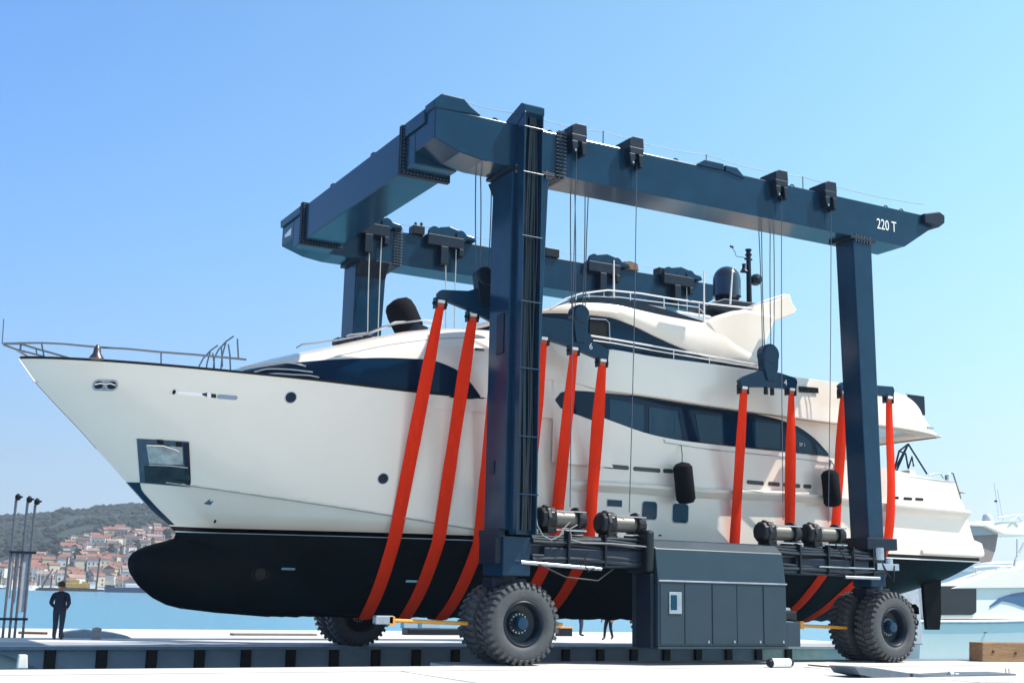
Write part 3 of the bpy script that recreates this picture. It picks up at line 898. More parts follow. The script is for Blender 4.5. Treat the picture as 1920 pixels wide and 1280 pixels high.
# rub rail along the side
rb = resample(curve([(1050, 902), (1180, 909), (1290, 917), (1400, 922), (1520, 928)], bh) + curve([(1690, 948), (1760, 955), (1812, 960)], bh), 60)
def rub(side):
    m_ = MB(); prof = [(0.0, 0.08), (0.13, 0.07), (0.24, 0.0), (0.22, -0.07), (0.0, -0.26)]
    rows = []
    for x, z in rb:
        k = min(1.0, (x-rb[0][0])/1.2); k = max(0.05, k)
        rows.append([(x, YC + side*(bh(x, z)-0.01 + a*k), z + h) for a, h in prof])
    m_.grid(rows)
    m_.add(rows[-1], [tuple(range(5))]); m_.add(rows[0], [tuple(range(5))])
    return m_.build('rub_rail', GEL, yacht, smooth=True, autosm=25)
rub(-1); rub(1)
# swim platform step at the stern
sp = MB()
pts = [(33.6, 3.44), (36.6, 3.44), (36.72, 3.55), (36.6, 3.95), (36.2, 4.05), (33.6, 3.62)]
sp.prism([(x, z) for x, z in pts], YC-3.32, YC+3.32)
sp.build('swim_platform', GEL, yacht, bevel=0.06)
# small logo plate marks
def decal(poly, bfun, off, name, ma, parent=yacht, both=True, rim=0.02, sub=1):
    out = []
    pts = []
    n = len(poly)
    for i in range(n):
        a = poly[i]; b = poly[(i+1) % n]
        for k in range(sub): pts.append((a[0]+(b[0]-a[0])*k/sub, a[1]+(b[1]-a[1])*k/sub))
    n = len(pts)
    cx = sum(p[0] for p in pts)/n; cz = sum(p[1] for p in pts)/n
    for side in ((-1, 1) if both else (-1,)):
        m_ = MB()
        outer = [(x, YC+side*(bfun(x, z)+off), z) for x, z in pts]
        inner = [(x, YC+side*(bfun(x, z)+off-rim), z) for x, z in pts]
        c = (cx, YC+side*(bfun(cx, cz)+off), cz)
        m_.add(outer + [c], [(i, (i+1) % n, n) for i in range(n)])
        m_.add(outer + inner, [(i, (i+1) % n, (i+1) % n+n, i+n) for i in range(n)])
        out.append(m_.build(name, ma, parent, weld=0.0005))
    return out
def panel(top, bot, bfun, off, name, ma, parent=yacht, n=40, nz=6, both=True, thick=0.03, ends=True):
    x0 = max(min(p[0] for p in top), min(p[0] for p in bot)); x1 = min(max(p[0] for p in top), max(p[0] for p in bot))
    top = sorted(top); bot = sorted(bot); out = []
    for side in ((-1, 1) if both else (-1,)):
        m_ = MB(); rows = []
        for i in range(n+1):
            x = x0 + (x1-x0)*i/n
            zt, zb = smooth_interp(top, x), smooth_interp(bot, x)
            if zt < zb: zt = zb
            col_ = [(x, YC+side*(bfun(x, zb)+off-thick), zb)]
            for j in range(nz+1):
                z = zb + (zt-zb)*j/nz
                col_.append((x, YC+side*(bfun(x, z)+off), z))
            col_.append((x, YC+side*(bfun(x, zt)+off-thick), zt))
            rows.append(col_)
        m_.grid(rows)
        out.append(m_.build(name, ma, parent, smooth=True, weld=0.0005, autosm=40))
    return out
def circle(cx, cz, rx, rz, n=24): return [(cx+rx*math.cos(2*math.pi*k/n), cz+rz*math.sin(2*math.pi*k/n)) for k in range(n)]
def rrect(x0, x1, z0, z1, r, n=4, skew=0.0):
    pts = []
    for (cx, cz, a0) in ((x1-r, z1-r, 0), (x0+r, z1-r, 90), (x0+r, z0+r, 180), (x1-r, z0+r, 270)):
        for k in range(n+1):
            a = R_(a0+90*k/n); pts.append((cx+r*math.cos(a), cz+r*math.sin(a)))
    return [(x, z + skew*(x-x0)) for x, z in pts]
# portholes
for px, py, r in ((545, 745, 0.165), (718, 897, 0.165)):
    x, z = onB(px, py, bh)
    for o in decal(circle(x, z, r, r), bh, 0.012, 'porthole', SATIN):
        pass
    decal(circle(x, z, r*0.84, r*0.84), bh, 0.020, 'porthole_glass', GLASS)
# hull windows
for (a, b, kind) in (((1137, 934), (1167, 952), 0), ((1203, 937), (1232, 976), 1), ((1260, 941), (1291, 982), 1)):
    x0, z1 = onB(a[0], a[1], bh); x1, z0 = onB(b[0], b[1], bh)
    r = 0.03 if kind == 0 else 0.11
    fr = decal(rrect(x0, x1, z0, z1, r), bh, 0.010, 'hull_window_frame', SATIN)
    decal(rrect(x0+0.03, x1-0.03, z0+0.03, z1-0.03, r), bh, 0.018, 'hull_window', PANE)
# vents
def slot(pa, pb, h, name, ma):
    x0, z0 = onB(pa[0], pa[1], bh); x1, z1 = onB(pb[0], pb[1], bh)
    sk = (z1-z0)/(x1-x0)
    poly = rrect(x0, x1, z0-h/2, z0+h/2, h*0.48, skew=sk)
    return decal(poly, bh, 0.012, name, ma, sub=1)
for a, b in (((1132, 873), (1179, 877)), ((1187, 878), (1238, 882)), ((1243, 882), (1262, 883)), ((1400, 903), (1432, 906)), ((1440, 906), (1462, 908)), ((1468, 908), (1500, 911)), ((1506, 911), (1521, 912))):
    slot(a, b, 0.13, 'air_vent', mat('vent_grille', (0.06, 0.06, 0.065), 0.4, var=0.5, scale=40, stretch=(6,1,1)))
for a, b in (((1669, 932), (1685, 933)), ((1694, 934), (1710, 935)), ((1716, 935), (1731, 936))):
    slot(a, b, 0.09, 'air_vent', BLACK)
# scupper slots in the aft bulwark base are above; bow fairlead
x, z = onB(197, 722, bh)
decal(rrect(x-0.30, x+0.30, z-0.14, z+0.14, 0.13), bh, 0.02, 'fairlead', mat('brushed_fairlead', (0.42, 0.44, 0.48), 0.35, metal=0.3, var=0.4, scale=9))
decal(rrect(x-0.25, x-0.05, z-0.09, z+0.09, 0.07), bh, 0.026, 'fairlead_opening', STEELD)
decal(rrect(x+0.05, x+0.25, z-0.09, z+0.09, 0.07), bh, 0.026, 'fairlead_opening', STEELD)
side_tube([(x-0.24, z+0.01), (x-0.12, z+0.04), (x, z+0.02), (x+0.12, z+0.04), (x+0.24, z)], bh, 0.05, 0.03, 'fairlead_bar', CHROME)
# slim emblem on the bow : ring, needle, dark block and rounded bar
a = onB(326, 735, bh); decal(circle(a[0], a[1], 0.085, 0.085, 16), bh, 0.012, 'emblem_ring', CHROME); decal(circle(a[0], a[1], 0.045, 0.06, 12), bh, 0.02, 'emblem_ring', BLACK)
p0 = onB(333, 733, bh); p1 = onB(370, 738, bh); p2 = onB(388, 744, bh); p3 = onB(388, 736, bh); p4 = onB(395, 737, bh)
decal([p0, onB(362, 735, bh), p3, p4, onB(395, 745, bh), p2, onB(333, 739, bh)], bh, 0.010, 'emblem_needle', mat('pale_emblem', (0.72, 0.75, 0.80), 0.2, metal=0.5))
decal([onB(378, 738, bh), onB(388, 736, bh), onB(388, 744, bh), onB(380, 741, bh)], bh, 0.018, 'emblem_needle', STEEL)
decal([onB(396, 738, bh), onB(405, 739, bh), onB(405, 746, bh), onB(396, 745, bh)], bh, 0.014, 'emblem_block', STEELD)
a = onB(407, 743, bh); b_ = onB(445, 746, bh)
decal(rrect(a[0], b_[0], a[1]-0.055, a[1]+0.055, 0.05, skew=(b_[1]-a[1])/(b_[0]-a[0])), bh, 0.014, 'emblem_bar', mat('blue_grey_emblem', (0.22, 0.28, 0.40), 0.25, metal=0.4))
# anchor pocket
P = [onB(256, 822, bh), onB(354, 828, bh), onB(357, 913, bh), onB(262, 905, bh)]
ap = decal(P, bh, 0.025, 'anchor_pocket', mat('slate_steel', (0.075, 0.115, 0.16), 0.3, metal=0.4, var=0.3, scale=3), sub=6)
def inq(u, v):
    a = [P[0][i]+(P[1][i]-P[0][i])*u for i in (0, 1)]; b = [P[3][i]+(P[2][i]-P[3][i])*u for i in (0, 1)]
    return (a[0]+(b[0]-a[0])*v, a[1]+(b[1]-a[1])*v)
CHR2 = mat('mirror_steel', (0.55, 0.54, 0.52), 0.25, metal=0.4, var=0.55, scale=2.2, bump=0.3, bscale=2.0)
decal([inq(0.17, 0.13), inq(0.86, 0.12), inq(0.86, 0.52), inq(0.2, 0.55)], bh, 0.04, 'pocket_upper_plate', CHR2, sub=4)
decal([inq(0.10, 0.60), inq(0.95, 0.60), inq(0.97, 0.98), inq(0.10, 0.98)], bh, 0.035, 'pocket_lower_plate', mat('steel_dark_reflection', (0.022, 0.030, 0.036), 0.12, spec=0.5, var=0.7, scale=2.5), sub=4)  # dark reflection in the polished steel put into the colour
decal([inq(0.88, 0.04), inq(0.99, 0.04), inq(0.99, 0.98), inq(0.90, 0.98)], bh, 0.045, 'pocket_side_plate', STEELD, sub=4)
decal([inq(0.36, 0.0), inq(0.50, 0.0), inq(0.50, 0.09), inq(0.40, 0.09)], bh, 0.05, 'pocket_hinge', BLACK)
decal([inq(0.74, 0.03), inq(0.86, 0.03), inq(0.86, 0.13), inq(0.74, 0.13)], bh, 0.05, 'pocket_hinge', BLACK)
side_tube([inq(0.18, 0.14), inq(0.5, 0.13), inq(0.74, 0.20), inq(0.80, 0.24)], bh, 0.06, 0.035, 'pocket_roller', CHROME)
side_tube([inq(0.2, 0.58), inq(0.62, 0.56), inq(0.95, 0.58)], bh, 0.05, 0.02, 'pocket_lip', SATIN)
# stem guard plate under the pocket
g = [(238, 904), (262, 906), (268, 922), (300, 957), (330, 985), (322, 990)]
G = [onB(262, 906, bh), onB(266, 920, bh), onB(296, 953, bh), onB(328, 984, bh)]
m_ = MB()
for side in (-1, 1):
    rows = []
    for k in range(13):
        z = 4.55 - (4.55-3.46)*k/12
        xs = xstem(z); xg = interp(sorted([(q[1], q[0]) for q in G]), z)
        xg = max(xg, xs+0.05)
        rows.append([(xs+(xg-xs)*j/5, YC+side*(bh(xs+(xg-xs)*j/5, z)+0.012), z) for j in range(6)])
    m_.grid(rows)
m_.build('stem_guard', STEEL, yacht, smooth=True, weld=0.002)
# thin drain marks and bow emblem under the knuckle
x, z = onB(390, 942, bh); decal([(x-0.10, z-0.03), (x+0.02, z+0.10), (x+0.06, z-0.01), (x+0.12, z+0.06), (x+0.08, z-0.06)], bh, 0.008, 'bow_mark', SATIN)
x, z = onB(403, 977, bh); decal(circle(x, z, 0.03, 0.05, 8), bh, 0.012, 'drain', BLACK)
x, z = onB(1237, 1003, bh); decal(circle(x, z, 0.06, 0.03, 8), bh, 0.02, 'drain', CHROME)

# bow thruster tunnel and small anodes under water
def bbf(x, z): return bb_(x, z)
x, z = onB(488, 1076, bbf)
for o in decal(circle(x, z, 0.24, 0.20, 24), bbf, 0.01, 'thruster_tunnel', BLACK): pass
m_ = MB(); m_.lathe([(0.17, 0), (0.20, 0.0), (0.20, 0.04), (0.17, 0.04)], (x, YC-bbf(x, z)-0.06, z), (0, 1, 0), 24, closed=True); m_.build('tunnel_ring', ANTIF, yacht, smooth=True)
for px, py in ((540, 1066), (772, 1089)):
    x, z = onB(px, py, bbf); decal(rrect(x-0.18, x+0.18, z-0.03, z+0.03, 0.02), bbf, 0.03, 'anode', SATIN, both=False)
# shafts, struts and rudders
for sy in (-1.55, 1.55):
    m_ = MB()
    m_.prism([(35.35, 2.75), (36.3, 2.75), (36.22, 1.4), (36.12, 0.86), (35.45, 0.86), (35.40, 1.5)], YC+sy-0.07, YC+sy+0.07)
    m_.build('rudder', ANTIF, yacht, bevel=0.03)
    m_ = MB(); m_.cyl((30.0, YC+sy, 1.95), (34.7, YC+sy, 1.35), 0.06, n=10); m_.build('propeller_shaft', SATIN, yacht)
    m_ = MB(); m_.cyl((34.4, YC+sy, 1.4), (34.95, YC+sy, 1.33), 0.14, 0.08, n=14)
    for k in range(5):
        a = 2*math.pi*k/5; ca, sa = math.cos(a), math.sin(a)
        def q(r, t, xx): return (34.65+xx, YC+sy+r*ca-t*sa, 1.37+r*sa+t*ca)
        m_.add([q(0.1, -0.05, -0.08), q(0.35, -0.2, -0.1), q(0.52, -0.1, -0.03), q(0.52, 0.06, 0.03), q(0.35, 0.2, 0.1), q(0.1, 0.05, 0.08)], [(0,1,2,3,4,5)])
    m_.build('propeller', ANTIF, yacht, sol=0.02)

# ------------------------------------------------ deckhouse (coach roof + pilothouse front, flush with the sides further aft)
HB = [(8.75, 0.05), (9.3, 0.95), (10.3, 1.75), (11.5, 2.30), (13.0, 2.78), (14.5, 3.08), (16.0, 3.27), (17.5, 3.385), (19.0, 3.40), (21.5, 3.22), (23.5, 2.95), (26, 2.9), (31.6, 2.9)]
ZR = [(8.7, 7.38), (9.3, 7.66), (10.0, 7.98), (11.2, 8.42), (12.5, 8.82), (13.8, 9.22), (15.0, 9.52), (16.2, 9.68), (17.5, 9.72), (19.0, 9.62), (20.5, 9.45), (31.6, 9.3)]
ZBASE = 6.9
def hw_(x, z):
    b0 = smooth_interp(HB, x); zr = smooth_interp(ZR, x)
    t = min(0.9999, max(0.0, (z-ZBASE)/(zr-ZBASE)))
    n = 2.6 + 1.6*min(1.0, max(0.0, (x-11)/7.0))
    return b0*(1-t**n)**(1/n)
m_ = MB(); rows = []
for i in range(71):
    x = 8.72 + (18.9-8.72)*(i/70)**1.15
    b0 = smooth_interp(HB, x); zr = smooth_interp(ZR, x)
    n = 2.6 + 1.6*min(1.0, max(0.0, (x-11)/7.0)); row = []
    for k in range(41):
        a = math.pi*k/40
        c, s = math.cos(a), math.sin(a)
        row.append((x, YC - b0*math.copysign(abs(c)**(2/n), c), ZBASE + (zr-ZBASE)*abs(s)**(2/n)))
    rows.append(row)
m_.grid(rows)
m_.add(rows[-1], [tuple(range(41))]); m_.add(rows[0], [tuple(range(41))])
m_.build('deckhouse', GEL, yacht, smooth=True, weld=0.003, autosm=45)
# foredeck window band
ft = curve([(455, 694), (500, 686), (540, 681), (640, 673), (740, 671), (800, 674), (850, 690), (880, 715), (900, 742)], hw_)
ftx = resample(ft, 40)
fbc = sorted([(8.0, 7.10), (14.2, 7.12)] + curve([(800, 741), (840, 745), (880, 748), (901, 745)], hw_))
fbm = [(x, min(z-0.002, smooth_interp(fbc, x))) for x, z in ftx]
panel(ftx, fbm, hw_, 0.014, 'foredeck_window', GLASS, n=50)
# three louvre strips over its front end
for ps in (([(450, 690), (480, 684), (510, 680), (545, 681), (572, 687)]), ([(475, 698), (505, 692), (540, 693), (560, 695), (585, 698)]), ([(500, 702), (520, 701), (550, 703), (575, 704), (597, 708)])):
    side_tube(resample(curve(ps, hw_), 14), hw_, 0.06, 0.022, 'louvre', GEL)
# roof edge seam
side_tube(resample([(12.2, 8.25), (14, 8.78), (16, 9.12), (17.4, 9.2)], 14), hw_, -0.012, 0.02, 'roof_seam', mat('seam_grey', (0.3, 0.3, 0.3), 0.5))
x, z = onB(905, 656, hw_); decal(rrect(x-0.25, x+0.05, z-0.05, z+0.05, 0.04), hw_, 0.02, 'navigation_light', CHROME)

# main deck house wall (inset) and upper deck
def hm(x, z): return smooth_interp(HB, x)
m_ = MB()
for side in (-1, 1):
    rows = []
    for i in range(41):
        x = 18.6 + (31.6-18.6)*i/40
        rows.append([(x, YC+side*hm(x, z), z) for z in (5.6, 6.4, 7.2, 8.05)])
    m_.grid(rows)
m_.add([(31.6, YC-2.9, 5.6), (31.6, YC+2.9, 5.6), (31.6, YC+2.9, 8.05), (31.6, YC-2.9, 8.05)], [(0,1,2,3)])
m_.build('saloon_wall', GEL, yacht, smooth=True, weld=0.003)
# saloon window band
st = curve([(1041, 749), (1044, 740), (1054, 735), (1075, 732), (1150, 738), (1250, 750), (1350, 764), (1440, 781), (1490, 797), (1525, 820), (1553, 850)], hm)
sb = curve([(1041, 750), (1045, 760), (1056, 767), (1090, 780), (1140, 798), (1190, 814), (1245, 830), (1350, 845), (1450, 852), (1553, 857)], hm)
sw = panel(st, sb, hm, 0.015, 'saloon_window', GLASS, n=60)
for q in ([(1142, 748), (1206, 760), (1206, 812), (1165, 802), (1142, 795)], [(1216, 762), (1275, 772), (1277, 832), (1216, 816)], [(1303, 776), (1352, 781), (1358, 834), (1312, 830)],
          [(1409, 789), (1462, 796), (1462, 842), (1413, 838)], [(1490, 806), (1518, 826), (1524, 850), (1492, 848)], [(1528, 832), (1550, 850), (1550, 853), (1532, 852)]):
    decal([onB(a, b, hm) for a, b in q], hm, 0.028, 'window_pane', PANE, both=True, sub=3)
wl = onB(1497, 836, hm)
text('window_lettering', 'SP 1', 0.16, (wl[0], YC-hm(*wl)-0.045, wl[1]), (R_(90), 0, 0), WHITEP, yacht, 0.002)

# upper deck bulwark / overhang
UB = [(18.3, 3.40), (20, 3.42), (30, 3.42), (33.0, 3.35), (34.5, 3.1), (35.0, 2.9)]
def bu(x, z): return smooth_interp(UB, x)
ut = curve([(1130, 657), (1150, 653), (1240, 668), (1340, 681), (1430, 694)], bu) + curve([(1480, 703), (1560, 714), (1640, 724), (1700, 740), (1722, 757), (1740, 788), (1756, 812), (1766, 818)], bu)
ulow = curve([(1122, 731), (1200, 741), (1340, 762), (1450, 777), (1560, 793), (1660, 799), (1700, 805), (1766, 819)], bu)
ut = [(18.0, 9.62), (19.0, 9.60)] + [p for p in ut if p[0] > 19.9]
ulow = [(18.0, 8.02), (19.3, 8.0)] + [p for p in ulow if p[0] > 19.8]
UX0, UX1 = 18.3, min(max(p[0] for p in ut), max(p[0] for p in ulow))
m_ = MB(); rows = []; soff = []
for i in range(91):
    x = UX0 + (UX1-UX0)*i/90
    zt = smooth_interp(sorted(ut), x); zl = smooth_interp(sorted(ulow), x)
    b0 = bu(x, 0); hi = max(zt, zl+0.02)
    row = []
    for side in (-1, 1):
        seg = [(x, YC+side*(b0-0.9), min(zl+0.12, hi-0.01)), (x, YC+side*(b0-0.05), zl), (x, YC+side*b0, zl+0.04), (x, YC+side*(b0-0.0), zl+(hi-zl)*0.35), (x, YC+side*(b0-0.03), zl+(hi-zl)*0.7), (x, YC+side*(b0-0.07), hi-0.03), (x, YC+side*(b0-0.13), hi), (x, YC+side*(b0-0.2), hi-0.04), (x, YC+side*(b0-0.22), max(zl+0.16, min(hi-0.06, 8.5)))]
        row += seg if side < 0 else seg[::-1]
    rows.append(row)
m_.grid(rows, wrap=True)
m_.add(rows[0], [tuple(range(len(rows[0])))]); m_.add(rows[-1], [tuple(range(len(rows[0])))])
m_.build('upper_deck', GEL, yacht, smooth=True, weld=0.002, autosm=35)
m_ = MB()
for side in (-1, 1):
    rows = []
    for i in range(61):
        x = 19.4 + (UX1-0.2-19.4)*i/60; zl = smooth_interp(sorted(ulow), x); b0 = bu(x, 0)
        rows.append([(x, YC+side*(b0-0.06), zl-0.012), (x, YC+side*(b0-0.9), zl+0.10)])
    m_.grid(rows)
m_.each('soffit', GEL_BOUNCE, yacht)
# recess with vent on the upper deck side
q = [onB(a, b, bu) for a, b in ((1497, 724), (1533, 727), (1534, 737), (1498, 735))]
decal(q, bu, 0.03, 'side_recess', BLACK)
q = [onB(a, b, bu) for a, b in ((1738, 799), (1750, 801), (1750, 804), (1738, 803))]
decal(q, bu, 0.02, 'stern_badge', SATIN)
# cloth screen on the aft rail
p = onY(1702, 739, 31.9); q = onY(1733, 768, 31.9)
m_ = MB(); m_.box(p.x, q.x, 31.86, 31.93, q.z-0.2, p.z); m_.build('rail_screen', STEELD, yacht, bevel=0.01)

# flybridge tub
FB = [(17.3, 0.05), (17.6, 1.1), (18.1, 1.8), (18.8, 2.25), (20, 2.60), (22, 2.78), (28.3, 2.78)]
def bf(x, z): return smooth_interp(FB, x)
swt = curve([(1022, 578), (1060, 569), (1100, 566), (1140, 568), (1200, 580), (1260, 593), (1322, 604)], bf) + curve([(1350, 612), (1385, 640), (1428, 668)], bf)
swb = curve([(1022, 586), (1090, 588), (1140, 593), (1180, 606), (1230, 630), (1280, 652), (1340, 673), (1400, 686), (1428, 691)], bf)
swt = [(17.3, 10.10), (18.3, 10.32)] + [p for p in swt if p[0] > 18.7]
swb = [(17.3, 9.95), (18.3, 10.12)] + [p for p in swb if p[0] > 18.7]
X1 = max(p[0] for p in swt)
m_ = MB(); rows = []
for i in range(81):
    x = 17.32 + (X1-17.32)*(i/80)**1.2
    zt = smooth_interp(sorted(swt), x); zb2 = min(smooth_interp(sorted(swb), x), zt-0.03); b0 = bf(x, 0)
    row = []
    for side in (-1, 1):
        k = min(0.28, b0*0.3)
        seg = [(x, YC+side*max(b0-0.12, 0.01), 9.2), (x, YC+side*max(b0-0.1, 0.015), zb2-0.02), (x, YC+side*(b0-0.02), zb2), (x, YC+side*(b0+0.08), zb2+(zt-zb2)*0.3), (x, YC+side*(b0+0.07), zb2+(zt-zb2)*0.65), (x, YC+side*(b0-0.02), zt-0.02), (x, YC+side*(b0-k*0.5), zt), (x, YC+side*(b0-k), zt-0.05), (x, YC+side*(b0-k), min(zt-0.08, 9.75))]
        row += seg if side < 0 else seg[::-1]
    rows.append(row)
m_.grid(rows, wrap=True)
m_.add(rows[-1], [tuple(range(len(rows[0])))])
m_.build('flybridge', GEL, yacht, smooth=True, weld=0.002, autosm=40)
def bfg(x, z): return max(0.02, bf(x, z)-0.06)
gl = [(x, 9.22) for x, _ in swb]
panel([(x, z-0.01) for x, z in swb], gl, bfg, 0.0, 'flybridge_window', GLASS, n=60)
q = [onB(a, b, bfg) for a, b in ((1104, 598), (1138, 601), (1140, 640), (1104, 640))]
decal(q, bfg, 0.05, 'side_door', BLACK); side_tube([onB(a, b, bfg) for a, b in ((1104, 598), (1134, 600), (1140, 606), (1141, 640))], bfg, 0.07, 0.02, 'door_trim', SATIN, both=True)
# dark coaming line above the white swoosh
cm = resample(curve([(1045, 572), (1080, 559), (1130, 557), (1180, 563), (1240, 578), (1322, 603)], lambda x, z: bf(x, z)-0.25), 30)
cb_ = [(x, min(smooth_interp(sorted(swt), x)-0.04, z-0.01)) for x, z in cm]
panel(cm, cb_, lambda x, z: bf(x, z)-0.25, 0.0, 'flybridge_coaming', STEELD, n=30, thick=0.1)
# arch
A = [(1322, 604), (1345, 591), (1375, 582), (1400, 579), (1455, 590), (1452, 606), (1446, 622), (1438, 640), (1428, 668), (1424, 688), (1395, 682), (1360, 660)]
for side in (-1, 1):
    ya = YC+side*(2.78); 
    poly = [(lambda v: (v.x, v.z))(onY(a, b, YC-2.8)) for a, b in A]
    m_ = MB(); m_.prism(poly, min(ya+0.04*side, ya-0.55*side), max(ya+0.04*side, ya-0.55*side)); m_.build('arch_side', GEL, yacht, bevel=0.12)
poly = [(lambda v: (v.x, v.z))(onY(a, b, YC-2.2)) for a, b in ((1398, 585), (1404, 576), (1440, 566), (1470, 553), (1476, 572), (1484, 584), (1478, 592), (1440, 606))]
m_ = MB(); m_.prism(poly, YC-2.5, YC+2.5); m_.build('arch_wing', GEL, yacht, bevel=0.05)
# fly lounge bits
m_ = MB(); a = onY(1262, 585, 33.2); b_ = onY(1330, 600, 33.2); m_.box(a.x, b_.x, 33.0, 37.0, 10.0, a.z+0.05); m_.build('flybridge_seat', mat('pale_cushion', (0.55, 0.62, 0.70), 0.7, var=0.2), yacht, bevel=0.1)
m_ = MB(); a = onY(1195, 574, 33.5); b_ = onY(1250, 578, 33.5); m_.box(a.x, b_.x, 33.4, 36.6, 10.1, a.z+0.12); m_.build('helm_console', STEELD, yacht, bevel=0.1)
# mast platform, dome, mast
c = onY(1363, 556, YC); 
m_ = MB(); R0 = 0.50
prof = [(0.30, -0.35), (0.46, -0.06), (0.52, -0.02), (R0, 0.05), (R0, 0.62)] + [(R0*math.cos(R_(a)), 0.62+R0*math.sin(R_(a))) for a in (15, 30, 45, 60, 75, 88)]
m_.lathe(prof, (c.x, YC, c.z), (0, 0, 1), 32)
m_.build('radar_dome', mat('navy_gloss', (0.006, 0.014, 0.035), 0.18, coat=0.7), yacht, smooth=True)
m_ = MB(); d = onY(1300, 578, YC); e = onY(1418, 580, YC)
m_.prism([(d.x, d.z), (c.x-0.5, c.z-0.22), (c.x+0.9, c.z-0.2), (e.x, e.z+0.1), (e.x, e.z-0.25), (c.x-0.3, c.z-0.75)], YC-0.5, YC+0.5)
m_.build('mast_platform', STEELD, yacht, bevel=0.05)
mb = onY(1405, 575, YC); mt = onY(1408, 468, YC)
m_ = MB(); m_.cyl((mb.x, YC, mb.z-0.4), (mb.x, YC, mt.z-0.08), 0.105, 0.085, n=12)
m_.lathe([(0.02, 0), (0.13, 0.02), (0.13, 0.06), (0.05, 0.09), (0.05, 0.18), (0.12, 0.2), (0.12, 0.25), (0.02, 0.28)], (mb.x, YC, mt.z-0.26), (0, 0, 1), 12)
m_.box(mb.x-0.16, mb.x+0.14, YC-0.05, YC+0.05, mt.z-0.42, mt.z-0.36)
mo = m_.build('mast', STEELD, yacht)
m_ = MB(); m_.lathe([(0.02, -0.2), (0.19, -0.15), (0.22, 0), (0.19, 0.15), (0.02, 0.2)], (mb.x+0.33, YC, mt.z-1.12), (0.3, 1, 0), 14); m_.cyl((mb.x, YC, mt.z-1.3), (mb.x+0.33, YC, mt.z-1.2), 0.04, n=6)
m_.build('searchlight', STEELD, mo)
m_ = MB(); m_.lathe([(0.16, 0), (0.08, 0.12), (0.06, 0.22), (0.08, 0.30)], (mb.x-0.22, YC, mt.z-0.9), (0, 0, 1), 12); m_.box(mb.x-0.3, mb.x, YC-0.03, YC+0.03, mt.z-0.93, mt.z-0.88)
m_.build('horn', STEELD, mo)
m_ = MB(); a = onY(1372, 462, YC); b_ = onY(1380, 473, YC); m_.tube([(a.x-0.02, YC, a.z), (b_.x-0.04, YC, b_.z), (b_.x, YC, b_.z-0.15), (mb.x-0.2, YC, mt.z-0.35), (mb.x, YC, mt.z-0.38)], 0.012, 5); m_.cyl((a.x-0.06, YC, a.z), (a.x+0.06, YC, a.z-0.02), 0.045, n=8)
m_.build('wind_vane', STEELD, mo)
# whip antennas
for (pb, pt, y) in (((1151, 557), (1151, 488), 32.6), ((1320, 604), (1320, 508), 32.3), ((1369, 570), (1374, 500), 33.2)):
    a = onY(*pb, y); b_ = onY(*pt, y); m_ = MB(); m_.cyl(a, b_, 0.036, 0.022, n=8); m_.build('antenna', WHITEP, yacht, smooth=True)
# rails
def rail_line(pts, y, r, name, ma=CHROME, mirror=True):
    for sg in ((1, -1) if mirror else (1,)):
        m_ = MB(); P3 = [onY(a, b, y) for a, b in pts]
        m_.tube([(v.x, YC + sg*(v.y-YC), v.z) for v in P3], r, 6)
        m_.build(name, ma, yacht, smooth=True)
WS = mat('white_rail_steel', (0.75, 0.76, 0.78), 0.25, metal=0.5)
rail_line([(1032, 578), (1060, 560), (1090, 550), (1140, 544), (1200, 550), (1260, 560), (1325, 569), (1380, 575), (1440, 581)], 32.55, 0.028, 'flybridge_rail', WS)
rail_line([(1050, 573), (1100, 556), (1160, 557), (1230, 566), (1310, 576), (1322, 590)], 32.7, 0.018, 'flybridge_rail', WS)
for a, b in (((1245, 559), (1245, 576)), ((1182, 549), (1182, 563)), ((1311, 567), (1311, 597)), ((1104, 549), (1104, 558)), ((1080, 552), (1080, 562))):
    rail_line([a, b], 32.55, 0.02, 'rail_post', WS)
rail_line([(1412, 578), (1422, 568), (1440, 562), (1472, 552)], 32.8, 0.02, 'arch_rail', SATIN)
rail_line([(1106, 629), (1150, 636), (1220, 648), (1300, 662), (1380, 677), (1425, 685)], 31.75, 0.030, 'upper_deck_rail', WS)
rail_line([(1112, 638), (1150, 643), (1220, 656), (1300, 669), (1380, 683), (1425, 688)], 31.75, 0.02, 'upper_deck_rail', WS)
for x in (1188, 1263, 1330):
    t = (x-1150)/(1300-1150); rail_line([(x, 636+t*26), (x, 636+t*26+24)], 31.75, 0.02, 'rail_post', WS)
rail_line([(1246, 824), (1258, 826), (1400, 840), (1555, 857)], 31.7, 0.032, 'side_deck_rail', CHROME)
rail_line([(1245, 823), (1247, 829), (1330, 842), (1480, 857), (1560, 868)], 31.62, 0.014, 'side_deck_rail', SATIN)
# bow rail
def bowy(px, py): 
    x, z = onB(px, py-0, lambda x, z: max(0.0, smooth_interp(BSH, max(0, x-4.0))-0.12)); 
    return x, z, max(0.0, smooth_interp(BSH, max(0, x-4.0))-0.12)
def bow_line(pts, r, name, ma=SATIN):
    P3 = [bowy(*p) for p in pts]
    for sg in (-1, 1):
        m_ = MB(); m_.tube([(x, YC+sg*b, z) for x, z, b in P3], r, 6); m_.build(name, ma, yacht, smooth=True)
DKR = mat('dark_rail_steel', (0.16, 0.18, 0.22), 0.25, metal=0.8)
bow_line([(6, 644), (40, 643), (80, 643), (120, 645), (186, 651), (240, 654), (302, 660), (370, 665), (462, 674)], 0.028, 'bow_rail', DKR)
bow_line([(6, 646), (30, 655), (80, 668), (86, 671)], 0.028, 'pulpit_brace', DKR)
for a, b in (((83, 670), (78, 645)), ((38, 657), (40, 645)), ((302, 686), (302, 660)), ((187, 676), (187, 649))):
    bow_line([a, b], 0.02, 'rail_post', DKR)
